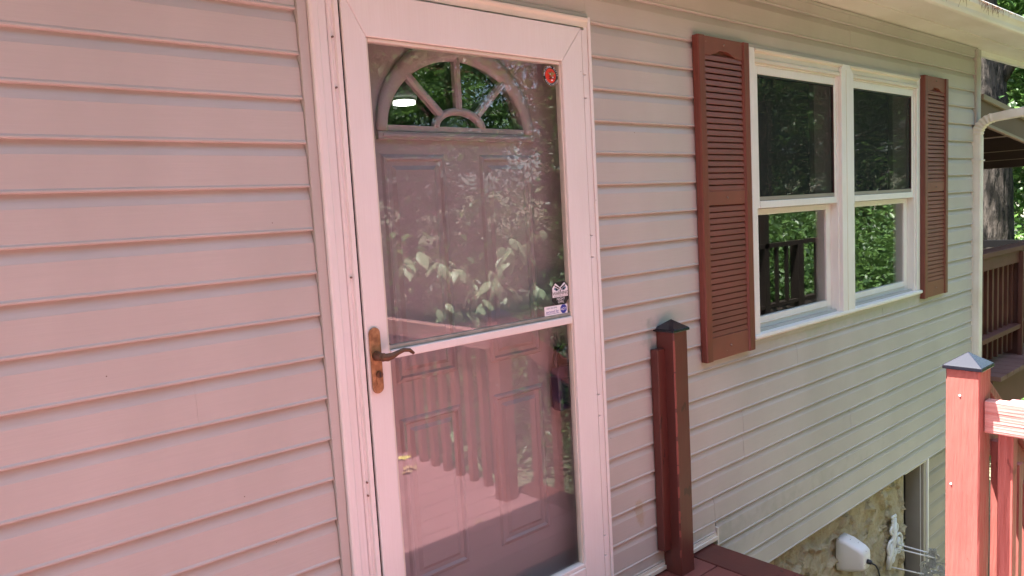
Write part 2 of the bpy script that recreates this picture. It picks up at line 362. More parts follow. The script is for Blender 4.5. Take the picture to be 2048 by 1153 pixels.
# ------------------------------------------------------------ soffit, gutter, downspout
XR = 6.4
B(-3.7, XR, -.150, .0, 2.364, 2.379).build('soffit', 'cream_metal', house, label='pinkish cream soffit panel')
B(-3.7, XR, -.262, -.1515, 2.369, 2.384).build('soffit', 'cream_metal', house)
B(-3.7, 4.80, -.014, -.004, 2.342, 2.3635).build('frieze_trim', 'siding', house)
B(-3.7, 4.722, -.022, -.015, 2.346, 2.358).build('frieze_trim', 'siding', house)
B(4.82, XR, -.006, .02, 2.325, 2.362).build('frieze_trim', 'window_white', house, label='thin white trim running past the house corner')
B(-3.7, XR, -.282, -.263, 2.360, 2.462).build('fascia', 'cream_metal', house)
gp = [(-.283, 2.347), (-.318, 2.347), (-.332, 2.352), (-.338, 2.364), (-.341, 2.380), (-.350, 2.394), (-.362, 2.404), (-.366, 2.425), (-.358, 2.425), (-.355, 2.41), (-.335, 2.39), (-.326, 2.36), (-.283, 2.353)]
gp = [(a, b_+.012) for a, b_ in gp]
gut = MB().prism(gp, 'x', -3.7, XR).build('gutter', 'cream_metal', house, bevel=.001)
lip = MB().tube([(-3.7, -.364, 2.440), (XR, -.364, 2.440)], .005, 8).build('gutter_lip', 'window_white', gut)
tw = MB()
for i in range(110):
    x = random.choice([random.gauss(3.35, .12), random.gauss(3.75, .07), random.gauss(3.95, .05), random.uniform(2.9, 4.3)])
    z = 2.438; y = -.366; L_ = abs(random.gauss(.02, .018))+.008; a = random.uniform(-1.2, 1.2)
    tw.tube([(x, y, z+.006), (x+a*.4*L_, y-.006, z-.3*L_), (x+a*L_, y-.002, z-L_)], [.0012, .0010, .0006], 4)
tag(tw.build('dry_twigs', 'twig'), 'brown dry twigs and needles hanging over the gutter rim', 'twigs', kind='stuff')
# downspout: fluted pipe with a crimped elbow
def pipe_ring(c, t, w=.034, d=.029, up=Vector((1, 0, 0))):
    t = t.normalized(); a = up; b_ = t.cross(a).normalized(); r = []
    for k in range(32):
        th = 2*pi*k/32; cx_, cy_ = cos(th), sin(th)
        e = .30; px_ = math.copysign(abs(cx_)**e, cx_); py_ = math.copysign(abs(cy_)**e, cy_)
        fl = 1-.05*(k % 2)
        r.append(c+a*px_*w*fl+b_*py_*d*fl)
    return r
path = [(4.733, -.034, -2.3), (4.733, -.034, .5), (4.733, -.034, 1.70), (4.733, -.034, 1.765)]
NE = 12
for k in range(NE+1):
    t = k/NE; a = t*radians(85); R_ = .105
    path.append((4.733, -.034-R_*(1-cos(a)), 1.785+R_*sin(a)))
path += [(4.733, -.20, 1.897), (4.733, -.33, 1.908), (4.733, -.45, 1.918)]
vs = []; pv = [Vector(p) for p in path]
for i, p in enumerate(pv):
    t = pv[min(i+1, len(pv)-1)]-pv[max(i-1, 0)]; s_ = 1
    if 4 <= i <= 4+NE: s_ = 1.07 if i % 2 else .93
    vs += pipe_ring(p, t, .034*s_, .029*s_)
fs = [(i*32+k, i*32+(k+1) % 32, (i+1)*32+(k+1) % 32, (i+1)*32+k) for i in range(len(pv)-1) for k in range(32)]
ds = MB().add(vs, fs).build('downspout', 'cream_metal', house, label='fluted cream downspout curving in from the eave')
MB().box(4.694, 4.772, -.068, .0, 1.612, 1.620).build('strap', 'cream_metal', ds)

# ------------------------------------------------------------ front doorway casing
B(-.100, -.074, -.026, .003, 0, 2.1).build('casing_channel', 'siding', house, bevel=.002)
cs = MB().prism([(-.073, .0), (-.073, -.036), (-.066, -.040), (-.052, -.040), (-.048, -.036), (-.026, -.034), (-.024, .0)], 'z', 0, 2.085)
cs = cs.build('door_casing', 'white', house, bevel=.0015)
zb = MB().prism([(-.023, .0), (-.023, -.030), (-.016, -.034), (-.010, -.030), (-.006, -.030), (-.004, -.038), (.007, -.040), (.007, .0)], 'z', 0, 2.062).build('door_frame', 'white', house, bevel=.001)
for z in (1.918, 1.79, 1.296, .733, .696):
    MB().tube([(-.013, -.0385, z), (-.013, -.030, z)], .0028, 8).build('screw', 'steel', zb)
B(.0075, .0125, -.035, .05, 0, 2.05).build('weatherstrip', 'blackrubber', house)
rc = MB().box(.9265, .9425, -.036, 0, 0, 2.064).box(.9435, .957, -.040, 0, 0, 2.0855).build('door_casing', 'white', house, bevel=.0015)
hc = MB().prism([(0, 2.0495), (-.036, 2.0495), (-.038, 2.066), (-.043, 2.073), (-.043, 2.080), (-.030, 2.0855), (0, 2.0855)], 'x', -.0225, .943).build('door_casing', 'white_dirty', house, bevel=.001, label='yellowed head casing above the storm door')
B(-.1, .9575, -.027, .0, 2.0865, 2.099).build('casing_channel', 'siding', house, bevel=.002)
B(.0075, .9255, -.010, .05, 2.044, 2.0490).build('weatherstrip', 'blackrubber', house)
# ------------------------------------------------------------ storm door
SY = -.045
sdr = MB()
sdr.prism([(.013, 0.03), (.080, 0.03), (.080, 1.927), (.013, 2.043)], 'y', SY, -.012)
storm = sdr.build('storm_door', 'white', house, bevel=.003, label='white aluminium storm door with full view glass')
MB().prism([(.0135, 2.0435), (.0805, 1.9275), (.8075, 1.9275), (.9045, 2.0435)], 'y', SY, -.012).build('top_rail', 'white', storm, bevel=.003)
MB().prism([(.808, .03), (.905, .03), (.905, 2.043), (.808, 1.9270)], 'y', SY, -.012).build('stile', 'white', storm, bevel=.003)
MB().box(.0805, .8075, SY, -.012, .03, .190).box(.0805, .8075, SY+.004, -.012, .19, .2046).build('kick_plate', 'white', storm, bevel=.003)
MB().box(.0805, .088, -.038, -.014, .205, 1.9265).box(.8025, .8075, -.036, -.014, .205, 1.9265).box(.0885, .8020, -.038, -.014, 1.917, 1.9265).build('glass_bead', 'white_dirty', storm, bevel=.002)
MB().box(.0885, .8020, -.044, -.014, 1.0595, 1.0835).build('meeting_bar', 'white', storm, bevel=.003)
MB().box(.0885, .8020, -.034, -.016, 1.0840, 1.0960).build('glass_seal', mat('grey_glass_seal', (.25, .24, .2), .5, (.45, .42, .36), 30), storm, bevel=.002)
B(.0885, .8020, -.030, -.026, 1.0965, 1.9165).build('glass_pane', 'glass', storm)
B(.0885, .8020, -.023, -.019, .206, 1.059).build('glass_pane', 'glass', storm)
hz_ = [2.04, 1.891, 1.814, 1.349, 1.275, .79, .713, .273, .197, .03]
for k in range(len(hz_)-1):
    B(.9085, .9255, -.0425, -.012, hz_[k+1]+.0015, hz_[k]-.0015).build('hinge_leaf', 'white', storm, bevel=.002)
# handle
def rrect(x0, x1, z0, z1, n=10):
    r = (x1-x0)/2; cx_ = (x0+x1)/2; p = []
    for k in range(n+1): a = pi+pi*k/n; p.append((cx_+r*cos(a), z0+r+r*sin(a)))
    for k in range(n+1): a = pi*k/n; p.append((cx_+r*cos(a), z1-r+r*sin(a)))
    return p
hp = MB().prism(rrect(.019, .053, .974, 1.156), 'y', -.0525, SY-.0005).build('handle_plate', 'brass', storm, bevel=.002, label='tarnished copper coloured handle plate')
MB().tube([(.036, -.053, 1.078), (.036, -.062, 1.078), (.036, -.076, 1.078), (.036, -.088, 1.078)], [.014, .012, .010, .012], 14).build('rosette', 'brassdark', hp, smooth=True, bevel=0)
MB().tube([(.030, -.088, 1.079), (.048, -.090, 1.076), (.065, -.090, 1.078), (.082, -.090, 1.084), (.100, -.090, 1.088), (.118, -.090, 1.085), (.131, -.090, 1.074)],
          [.010, .011, .0085, .0065, .0060, .0055, .0042], 12).build('lever', 'brassdark', hp, smooth=True)
MB().tube([(.040, -.0525, 1.026), (.040, -.058, 1.026)], .0095, 16).build('lock_cylinder', 'brassdark', hp)
MB().prism(rrect(.031, .047, .996, 1.024, 6), 'y', -.0555, -.0526).build('keyhole_cover', 'brass', hp)
B(.0385, .0415, -.0600, -.0581, 1.020, 1.033).build('keyway', 'black', hp)
MB().tube([(.07, -.008, 1.093), (.085, .012, 1.10), (.105, .018, 1.098), (.122, .018, 1.088)], [.006, .006, .005, .004], 8).build('inside_lever', 'brassdark', storm, smooth=True)

# stickers on the glass
def text_geo(txt, size):
    cu = bpy.data.curves.new('t', 'FONT'); cu.body = txt; cu.size = size; cu.align_x = 'CENTER'; cu.resolution_u = 3
    o = bpy.data.objects.new('t', cu); COL.objects.link(o); dg = bpy.context.evaluated_depsgraph_get()
    me = bpy.data.meshes.new_from_object(o.evaluated_get(dg))
    v = [tuple(p.co) for p in me.vertices]; f = [tuple(p.vertices) for p in me.polygons]
    bpy.data.objects.remove(o); bpy.data.curves.remove(cu); bpy.data.meshes.remove(me); return v, f
GY = -.0302
class Decal(MB):
    lay = 0
    def pl(s, pts, k): s.k = k; s.lay += 1; y = GY-.0002*s.lay; s.add([(p[0], y, p[1]) for p in pts], [tuple(range(len(pts)))]); return s
    def text(s, txt, size, x, z, k, sx=1, shear=0, rot=0):
        v, f = text_geo(txt, size); s.k = k; s.lay += 1; y = GY-.0002*s.lay; c, q = cos(rot), sin(rot)
        s.add([(x+(a*sx+b*shear)*c-b*q, y, z+(a*sx+b*shear)*q+b*c) for a, b, _ in v], f); return s
def circ(cx_, cz, r, n=36, rz=None): rz = rz or r; return [(cx_+r*cos(2*pi*k/n), cz+rz*sin(2*pi*k/n)) for k in range(n)]
SM = ['s_black', 's_white', 's_red', 's_gold', 's_blue', 's_owl']
d = Decal(); cx0, cz0 = .766, 1.879
d.pl(circ(cx0, cz0, .0345), 3); d.pl(circ(cx0, cz0, .0332), 0); d.pl(circ(cx0, cz0, .0235), 2)
s1 = 'NATIONAL RIFLE'
for k, ch in enumerate(s1):
    if ch == ' ': continue
    a = radians(90+86-k*172/(len(s1)-1)); d.text(ch, .0098, cx0+.0252*cos(a), cz0+.0252*sin(a), 1, rot=a-pi/2)
s2_ = 'ASSOCIATION'
for k, ch in enumerate(s2_):
    a = radians(270-60+k*120/(len(s2_)-1)); d.text(ch, .0098, cx0+.0322*cos(a), cz0+.0322*sin(a), 1, rot=a+pi/2)
d.pl([(cx0-.0165, cz0+.009), (cx0-.012, cz0+.004), (cx0-.003, cz0-.001), (cx0, cz0-.008), (cx0+.004, cz0-.001), (cx0+.014, cz0+.006), (cx0+.016, cz0+.010), (cx0+.006, cz0+.009), (cx0+.001, cz0+.013), (cx0-.003, cz0+.008)], 3)
d.pl([(cx0-.013, cz0-.010), (cx0+.013, cz0-.003), (cx0+.0135, cz0-.005), (cx0-.0125, cz0-.0122)], 0)
d.pl([(cx0+.013, cz0-.011), (cx0-.012, cz0-.003), (cx0-.0125, cz0-.005), (cx0+.0125, cz0-.013)], 0)
d.pl(circ(cx0-.006, cz0+.004, .0022, 8), 1); d.pl(circ(cx0+.005, cz0-.006, .0024, 8), 1); d.pl(circ(cx0, cz0-.0155, .0045, 10, .0022), 1)
d.build('round_sticker', SM, storm, label='round black and red emblem sticker near the top corner of the glass')
d = Decal(); ox, oz, w_, h_ = .7615, 1.166, .0395, .0385
def octo(cx_, cz, w, hh, c=.42): return [(cx_-w, cz-hh*(1-c)), (cx_-w*(1-c), cz-hh), (cx_+w*(1-c), cz-hh), (cx_+w, cz-hh*(1-c)), (cx_+w, cz+hh*(1-c)), (cx_+w*(1-c), cz+hh), (cx_-w*(1-c), cz+hh), (cx_-w, cz+hh*(1-c))]
d.pl(octo(ox, oz, w_, h_), 0)
d.pl([(ox-.036, oz-.012), (ox+.036, oz-.012), (ox+.036, oz+.020), (ox+.021, oz+.035), (ox+.013, oz+.030), (ox, oz+.020), (ox-.013, oz+.030), (ox-.021, oz+.035), (ox-.036, oz+.020)], 1)
for s_ in (-1, 1):
    d.pl([(ox+s_*.004, oz+.012), (ox+s_*.024, oz+.022), (ox+s_*.028, oz+.016), (ox+s_*.018, oz+.009)], 5); d.pl(circ(ox+s_*.016, oz+.0145, .004, 12), 0)
    d.pl([(ox+s_*.002, oz+.018), (ox+s_*.026, oz+.030), (ox+s_*.024, oz+.025), (ox+s_*.004, oz+.014)], 0)
d.pl([(ox-.003, oz+.012), (ox+.003, oz+.012), (ox, oz+.004)], 0)
d.text('WARNING', .0165, ox, oz-.0045, 0, .92); d.text('PROPERTY UNDER SURVEILLANCE', .0042, ox, oz-.0095, 0)
d.text('NIGHT', .0125, ox, oz-.0225, 1); d.text('OWL', .0125, ox, oz-.0325, 1)
d.build('warning_sticker', SM, storm, label='black and white octagonal warning sticker with owl eyes')
d = Decal(); x0, x1, z0, z1 = .686, .7925, 1.0965, 1.1275
d.pl([(x0, z0), (x1, z0), (x1, z1), (x0, z1)], 1)
d.text('1-800-383-0996', .0080, x0+.032, z0+.0215, 5); d.text('secured by', .0140, x0+.034, z0+.0085, 4, .95, .2)
d.pl([(x0+.004, z0+.0045), (x0+.066, z0+.0050), (x0+.066, z0+.0060), (x0+.004, z0+.0056)], 4)
d.pl(octo(x1-.019, z0+.0160, .0145, .0145, .58), 4); d.text('ADT', .0125, x1-.019, z0+.0115, 1)
d.build('alarm_sticker', SM, storm, label='white and blue alarm company sticker above the glass bar')

# ------------------------------------------------------------ entry door behind
EX0, EX1, EY = .030, .885, .060
fc, fz = .4515, 1.712
B(-.029, .0295, .0, .10, 0, 2.06).build('jamb', 'white_dirty', house)
B(.8855, .934, .0, .10, 0, 2.06).build('jamb', 'white_dirty', house)
B(-.029, .934, -.010, .12, -.0005, .028).build('threshold', 'white_dirty', house, bevel=.003)
B(.0300, .8850, .0, .10, 2.045, 2.074).build('jamb', 'white_dirty', house)
es = MB().box(EX0, EX1, EY, EY+.045, .03, fz)
NS = 32; gw, gh = .2635, .218
pts = [(fc-gw*cos(pi*k/NS), fz+gh*sin(pi*k/NS)) for k in range(NS+1)]
for (ya) in (EY, EY+.045):
    for k in range(NS):
        a, b_ = pts[k], pts[k+1]; es.add([(a[0], ya, a[1]), (b_[0], ya, b_[1]), (b_[0], ya, 2.04), (a[0], ya, 2.04)], [(0, 1, 2, 3)])
    es.add([(EX0, ya, fz), (pts[0][0], ya, fz), (pts[0][0], ya, 2.04), (EX0, ya, 2.04)], [(0, 1, 2, 3)])
    es.add([(pts[-1][0], ya, fz), (EX1, ya, fz), (EX1, ya, 2.04), (pts[-1][0], ya, 2.04)], [(0, 1, 2, 3)])
for k in range(NS):
    a, b_ = pts[k], pts[k+1]; es.add([(a[0], EY, a[1]), (b_[0], EY, b_[1]), (b_[0], EY+.045, b_[1]), (a[0], EY+.045, a[1])], [(0, 1, 2, 3)])
entry = es.build('entry_door', 'door', house, label='taupe panelled entry door with a fan light behind the storm door')
def arcring(w0, h0, w1, h1, zb, y0, y1, n=40):
    b = MB()
    for k in range(n+1):
        a = pi*k/n; c, s_ = -cos(a), sin(a)
        b.v += [(fc+w0*c, y1, zb+h0*s_), (fc+w0*c, y0+.004, zb+h0*s_), (fc+(w0*.7+w1*.3)*c, y0, zb+(h0*.7+h1*.3)*s_), (fc+(w0*.3+w1*.7)*c, y0, zb+(h0*.3+h1*.7)*s_), (fc+w1*c, y0+.010, zb+h1*s_), (fc+w1*c, y1, zb+h1*s_)]
    for k in range(n):
        for j in range(5): b.f.append((k*6+j, k*6+j+1, (k+1)*6+j+1, (k+1)*6+j)); b.m.append(0)
    b.f += [tuple(range(6)), tuple(n*6+k for k in range(6))[::-1]]; b.m += [0, 0]
    return b
arcring(.300, .282, .262, .216, fz-.016, EY-.014, EY-.0002).build('fan_light_surround', 'door', entry, smooth=True)
MB().box(fc-.300, fc+.300, EY-.014, EY-.0003, fz-.040, fz-.018).box(fc-.285, fc+.285, EY-.018, EY-.014, fz-.034, fz-.024).box(fc-.2635, fc+.2635, EY-.006, EY-.0004, fz-.0165, fz+.002).build('fan_light_sill', 'door', entry, bevel=.003)
arcring(.100, .062, .074, .040, fz, EY-.008, EY+.012, 20).build('muntin', 'door', entry, smooth=True)
def bar(p, q, w=.012):
    p = Vector((p[0], 0, p[1])); q = Vector((q[0], 0, q[1])); t = (q-p).normalized(); nrm = Vector((t.z, 0, -t.x)); b = MB(); vs = []
    for e in (p, q):
        for (o_, y) in ((-1, EY+.012), (-1, EY-.004), (-.45, EY-.010), (.45, EY-.010), (1, EY-.004), (1, EY+.012)): vs.append((e.x+nrm.x*w*o_, y, e.z+nrm.z*w*o_))
    b.add(vs, [(j, (j+1) % 6, 6+(j+1) % 6, 6+j) for j in range(6)]+[tuple(range(6))[::-1], tuple(range(6, 12))]); return b
bar((fc, fz+.058), (fc, fz+.222)).build('muntin', 'door', entry)
bar((fc-.070, fz+.040), (fc-.190, fz+.155)).build('muntin', 'door', entry)
bar((fc+.070, fz+.040), (fc+.190, fz+.155)).build('muntin', 'door', entry)
MB().prism([(p[0], p[1]) for p in pts], 'y', EY+.020, EY+.024).build('fan_light_glass', 'wglass', entry)
def panel(x0, x1, z0, z1):
    b = MB()
    for (i0, i1, y0, y1) in ((0, .007, EY-.0003, EY-.006), (.007, .014, EY-.006, EY-.0075), (.014, .020, EY-.0075, EY-.0003)):
        for (a, c) in (((x0+i0, z0+i0), (x1-i0, z0+i0)), ((x1-i0, z0+i0), (x1-i0, z1-i0)), ((x1-i0, z1-i0), (x0+i0, z1-i0)), ((x0+i0, z1-i0), (x0+i0, z0+i0))):
            def inn(p): return (min(max(p[0], x0+i1), x1-i1), min(max(p[1], z0+i1), z1-i1))
            b.add([(a[0], y0, a[1]), (c[0], y0, c[1]), (inn(c)[0], y1, inn(c)[1]), (inn(a)[0], y1, inn(a)[1])], [(0, 1, 2, 3)])
    i = .033; b.add([(x0+i, EY-.0003, z0+i), (x1-i, EY-.0003, z0+i), (x1-i, EY-.0003, z1-i), (x0+i, EY-.0003, z1-i), (x0+i+.012, EY-.007, z0+i+.012), (x1-i-.012, EY-.007, z0+i+.012), (x1-i-.012, EY-.007, z1-i-.012), (x0+i+.012, EY-.007, z1-i-.012)],
                     [(0, 1, 5, 4), (1, 2, 6, 5), (2, 3, 7, 6), (3, 0, 4, 7), (4, 5, 6, 7)])
    return b.build('door_panel', 'door', entry)
for (a, b_) in ((.161, .385), (.520, .742)):
    panel(a, b_, .960, 1.630); panel(a, b_, .335, .852)
MB().tube([(.815, EY, .955), (.815, EY-.030, .955), (.815, EY-.040, .955), (.815, EY-.066, .955), (.815, EY-.070, .955)], [.012, .012, .026, .026, .015], 20).build('door_knob', 'black', entry, smooth=True, bevel=0)
B(.887, .892, .015, .05, .1, 1.9).build('weatherstrip', 'blackrubber', house)

# lock box hanging on the knob
lb = thing('lock_box', 'dark lock box hanging on the entry door knob behind the storm door glass', 'lock box', (.835, .03, .745))
MB().prism([(.772, .760), (.778, .748), (.850, .748), (.856, .760), (.860, .880), (.850, .905), (.778, .905), (.769, .880)], 'y', .010, .048).build('body', mat('dark_violet_plastic', (.045, .034, .080), .3), lb, bevel=.005)
B(.785, .838, .0075, .0098, .775, .862).build('key_door', mat('dark_blue_plastic', (.03, .03, .06), .2), lb, bevel=.002)
sh = [(.815+.036*cos(a), .029, .925+.040*sin(a)) for a in np.linspace(-.9, pi+.9, 24)]
MB().tube(sh, .0085, 12).build('shackle', 'black', lb, smooth=True)

# interior ceiling lamp seen through the fan light
cl = thing('ceiling_lamp', 'round white lit ceiling lamp inside, seen through the fan light', 'lamp', (2.30, 3.18, 2.30))
MB().tube([(2.30, 3.18, 2.325), (2.30, 3.18, 2.35)], .085, 32).build('diffuser', 'lamp', cl)
MB().tube([(2.30, 3.18, 2.3502), (2.30, 3.18, 2.37)], .085, 32).build('base', 'white', cl)

# ------------------------------------------------------------ double window
win = MB()
win.box(1.952, 1.995, -.032, .0, .838, 2.090)
window = win.build('window', 'window_white', house, bevel=.003, label='white double window with two half screened sashes')
YF = -.032
MB().prism([(0, 2.030), (YF, 2.030), (YF, 2.045), (-.024, 2.052), (-.024, 2.072), (YF-.004, 2.078), (YF-.004, 2.088), (0, 2.090)], 'x', 1.9955, 3.7480).build('head_trim', 'white_dirty', window, bevel=.001)
MB().prism([(2.775, .838), (2.910, .838), (2.910, 2.045), (2.865, 2.0875), (2.80, 2.0875), (2.775, 2.06)], 'y', YF-.006, .02).build('mullion', 'window_white', window, bevel=.003)
B(2.824, 2.829, YF-.0072, YF-.0055, .84, 2.06).build('mullion_groove', 'white_dirty', window)
MB().box(3.728, 3.746, YF, 0, .838, 2.0295).box(3.7485, 3.762, YF+.006, 0, .838, 2.088).box(3.764, 3.800, -.022, 0, .82, 2.098).build('side_trim', 'window_white', window, bevel=.002)
B(1.930, 1.951, -.022, .003, .82, 2.098).build('side_trim', 'siding', window, bevel=.002)
B(1.93, 3.8, -.026, .003, 2.0905, 2.104).build('top_channel', 'siding', window, bevel=.002)
MB().prism([(.10, .856), (-.040, .842), (-.042, .828), (-.030, .818), (.10, .818)], 'x', 1.94, 3.79).build('sill', 'window_white', window, bevel=.002)
MB().box(1.93, 3.80, -.024, .003, .800, .8175).build('bottom_channel', 'siding', window, bevel=.002)
for (a, b_) in ((1.9955, 2.7745), (2.9105, 3.7275)):
    sw = MB()  # jambs of this opening
    sw.box(a, a+.012, -.020, .10, .8385, 2.0295).box(b_-.012, b_, -.020, .10, .8385, 2.0295).box(a+.0125, b_-.0125, -.020, .10, 2.022, 2.0295)
    sw.box(b_-.018, b_-.0125, .018, .055, .8386, 1.42).build('jamb', 'window_white', window, bevel=.001)
    x0, x1 = a+.0125, b_-.0125
    up_ = MB()
    up_.box(x0, x0+.030, -.016, .010, 1.400, 2.0215).box(x1-.022, x1, -.016, .010, 1.400, 2.0215).box(x0+.0305, x1-.0225, -.016, .010, 1.985, 2.0215).box(x0+.0305, x1-.0225, -.018, .010, 1.400, 1.432)
    up_.build('upper_sash', 'window_white', window, bevel=.002)
    lo_ = MB()
    lo_.box(x0, x0+.035, .018, .045, .850, 1.398).box(x1-.050, x1-.006, .018, .045, .850, 1.398).box(x0+.0355, x1-.0505, .018, .045, .853, .905).box(x0+.0355, x1-.0505, .018, .045, 1.37, 1.398)
    lo_.build('lower_sash', 'window_white', window, bevel=.002)
    MB().box(x0+.0365, x1-.052, .014, .0178, .874, .878).build('sash_groove', 'white_dirty', window)
    B(x0+.0306, x1-.0226, .000, .004, 1.4325, 1.9845).build('pane', 'wglass', window)
    B(x0+.0356, x1-.0506, .028, .032, .9005, 1.3695).build('pane', 'wglass', window)
    B(x0+.0310, x1-.0230, -.0095, -.0085, 1.452, 1.980).build('insect_screen', 'screen', window)
    fr = MB().box(x0+.0310, x1-.0230, -.0125, -.0050, 1.4330, 1.4515).build('screen_rail', mat('grey_screen_rail', (.30, .28, .23), .5), window)
    B(x1-.0245, x1-.0226, -.014, .0, 1.4525, 1.984).build('gasket', mat('dark_red_gasket', (.06, .015, .012), .6), window)
    B(x0+.0310, x1-.0250, -.0125, -.004, 1.977, 1.9845).build('gasket', 'black', window)
# curtainless dark interior behind the window: half drawn shade
for (a, b_) in ((2.0, 2.77), (2.915, 3.725)):
    B(a, b_, .13, .134, 1.40, 2.05).build('window_shade', mat('dark_window_shade', (.028, .027, .022), .8), window)

# ------------------------------------------------------------ shutters
def shutter(x0, x1, z0, z1, label):
    sw = .048; d_ = .050
    s_ = MB().prism([(x0, -.0205), (x0, -d_+.004), (x0+.004, -d_), (x0+sw-.006, -d_), (x0+sw, -d_+.008), (x0+sw, -.0205)], 'z', z0, z1).build('shutter', 'shutter', house, bevel=.0015, label=label)
    MB().prism([(x1, -.0205), (x1, -d_+.004), (x1-.004, -d_), (x1-sw+.006, -d_), (x1-sw, -d_+.008), (x1-sw, -.0205)], 'z', z0, z1).build('stile', 'shutter', s_, bevel=.0015)
    xa, xb = x0+sw+.0005, x1-sw-.0005; xm = (xa+xb)/2; hw = (xb-xa)/2
    # arched top rail
    top = [(xa, z1-.001), (xa, z0+1.237)]
    for k in range(17):
        t = -1+2*k/16; e = max(0, 1-abs(t)/.78); z = z0+1.237+.022*(0.5-0.5*cos(pi*min(1, e*1.15))); top.append((xm+t*hw*.999, z))
    top += [(xb, z0+1.237), (xb, z1-.001)]
    MB().prism(top, 'y', -d_+.006, -.0246).build('rail', 'louver', s_, bevel=.0015)
    B(xa, xb, -d_+.006, -.012, z0+.640, z0+.697).build('rail', 'louver', s_, bevel=.0015)
    B(xa, xb, -d_+.006, -.012, z0+.001, z0+.096).build('rail', 'louver', s_, bevel=.0015)
    B(xa-.01, xb+.01, -.0245, -.0207, z0+.002, z1-.002).build('back', 'louver', s_)
    for z in (z1-.026, z0+.668, z0+.048):
        MB().tube([(xm, -d_+.0058, z), (xm, -d_+.001, z)], [.0055, .003], 10).build('screw', 'steel', s_)
    lv0 = None
    for (za, zb) in ((z0+.0985, z0+.638), (z0+.6985, z0+1.243)):
        nn = 22; p_ = (zb-za)/nn
        for k in range(nn):
            z = za+k*p_
            if lv0 is None:
                lv0 = MB().prism([(-.0425, z), (-.0428, z+.0020), (-.0395, z+.0185), (-.0300, z+p_+.003), (-.0270, z+p_+.003), (-.0370, z+.0010)], 'x', xa, xb).build('louver', 'louver', s_, origin=(xm, -.03, z)); 
            else: piece(lv0, s_, (xm, -.03, z))
    return s_
shutter(1.560, 1.924, .787, 2.097, 'brown louvered shutter left of the window')
shutter(3.800, 4.169, .787, 2.110, 'brown louvered shutter right of the window, by the house corner')

# ------------------------------------------------------------ items on the stucco wall
fl = thing('wall_sensor', 'white speckled plastic housing on the stucco wall with a black cable', 'wall fixture', (2.88, -.04, -.55))
b = MB()
def ring(y, hx, z0, z1, cx_=2.86, n=6):
    r = []; rr = .022
    for (sx, sz, a0) in ((1, 1, 0), (-1, 1, 90), (-1, -1, 180), (1, -1, 270)):
        for k in range(n):
            a = radians(a0+90*k/(n-1)); r.append((cx_+sx*(hx-rr)+rr*cos(a), y, ((z1-rr) if sz > 0 else (z0+rr))+rr*sin(a)))
    return r
secs = [ring(.034, .052, -.583, -.412), ring(.030, .058, -.588, -.402), ring(-.020, .056, -.580, -.408), ring(-.085, .050, -.560, -.432), ring(-.105, .045, -.552, -.445), ring(-.112, .034, -.542, -.460)]
m_ = len(secs[0]); vs = [p for s_ in secs for p in s_]
b.add(vs, [(i*m_+k, i*m_+(k+1) % m_, (i+1)*m_+(k+1) % m_, (i+1)*m_+k) for i in range(len(secs)-1) for k in range(m_)]+[tuple(range(m_))[::-1], tuple((len(secs)-1)*m_+k for k in range(m_))])
b.build('housing', 'white_plastic', fl, smooth=True)
MB().tube([(2.86, -.111, -.506), (2.86, -.128, -.506), (2.86, -.136, -.510)], [.014, .013, .007], 12).build('cable_gland', 'black', fl, smooth=True)
MB().tube([(2.86, -.134, -.509), (2.87, -.150, -.518), (2.88, -.160, -.545), (2.89, -.166, -.60), (2.90, -.170, -.70), (2.91, -.16, -.9), (2.91, -.02, -1.3)], .0045, 8).build('cable', 'black', fl, smooth=True)

br = thing('scroll_bracket', 'white ornate cast iron scroll bracket with rods mounted on the stucco', 'bracket', (3.45, -.02, -.80))
def scroll_plate():
    b = MB(); C = lambda u, w: (u, w)   # u across, w up (metres); drawn as tubes around a leaf and scrolls
    def tb(pts, r): b.tube([(p[0], 0, p[1]) for p in pts], r*1.3, 6)
    def loop(cx_, cz, rx, rz, a0, a1, r, n=12): tb([(cx_+rx*cos(a), cz+rz*sin(a)) for a in np.linspace(a0, a1, n)], r)
    tb([(-.055, 0), (-.045, .07), (-.02, .11), (0, .19), (0, .28)], .011)
    tb([(-.055, 0), (.02, .075), (.085, .085)], .0075)
    loop(-.028, .115, .030, .045, .4, 5.6, .006); loop(.040, .120, .034, .050, -2.4, 2.8, .006)
    loop(-.018, .045, .018, .022, 0, 6.0, .006); loop(.045, .065, .020, .014, 0, 6.0, .005)
    loop(0, .150, .014, .045, 0, 6.2, .006); loop(.010, .215, .022, .028, -1.5, 3.6, .006); loop(-.016, .215, .016, .024, 0, 5, .0055)
    for z, r in ((.245, .013), (.268, .011), (.290, .010)): 
        loop(-.010, z, r*.7, r*.7, 0, 6.2, .005, 8); loop(.010, z, r*.7, r*.7, 0, 6.2, .005, 8)
    for k in range(5): loop(-.050+.008*k, .020+.022*k, .006, .006, 0, 6.2, .0045, 7)
    for (u, w, ru, rw) in ((0, .150, .013, .052), (-.030, .110, .016, .030), (.042, .115, .018, .034), (-.045, .045, .012, .040), (.010, .075, .022, .016), (.055, .078, .026, .010), (.004, .215, .013, .030), (0, .262, .009, .022)):
        b.prism([(u+ru*cos(a), w+rw*sin(a)) for a in np.linspace(0, 2*pi, 12, endpoint=False)], 'y', -.005, .004)
    return b
sp = scroll_plate(); v0 = [Vector(p) for p in sp.v]
bp_ = MB(); bp_.add([(3.455+p.x*1.45, -.006+p.y, -.775+p.z*1.02) for p in v0], sp.f)
bp_.build('back_plate', 'white_iron', br, smooth=True)
fp = MB(); fp.add([(3.535+p.x*.35, -.190-p.x*.95, -.83+p.z*.62) for p in v0], sp.f)
fp.build('front_plate', ['white_iron'], br, smooth=True, label='chipped rusty front plate of the bracket')
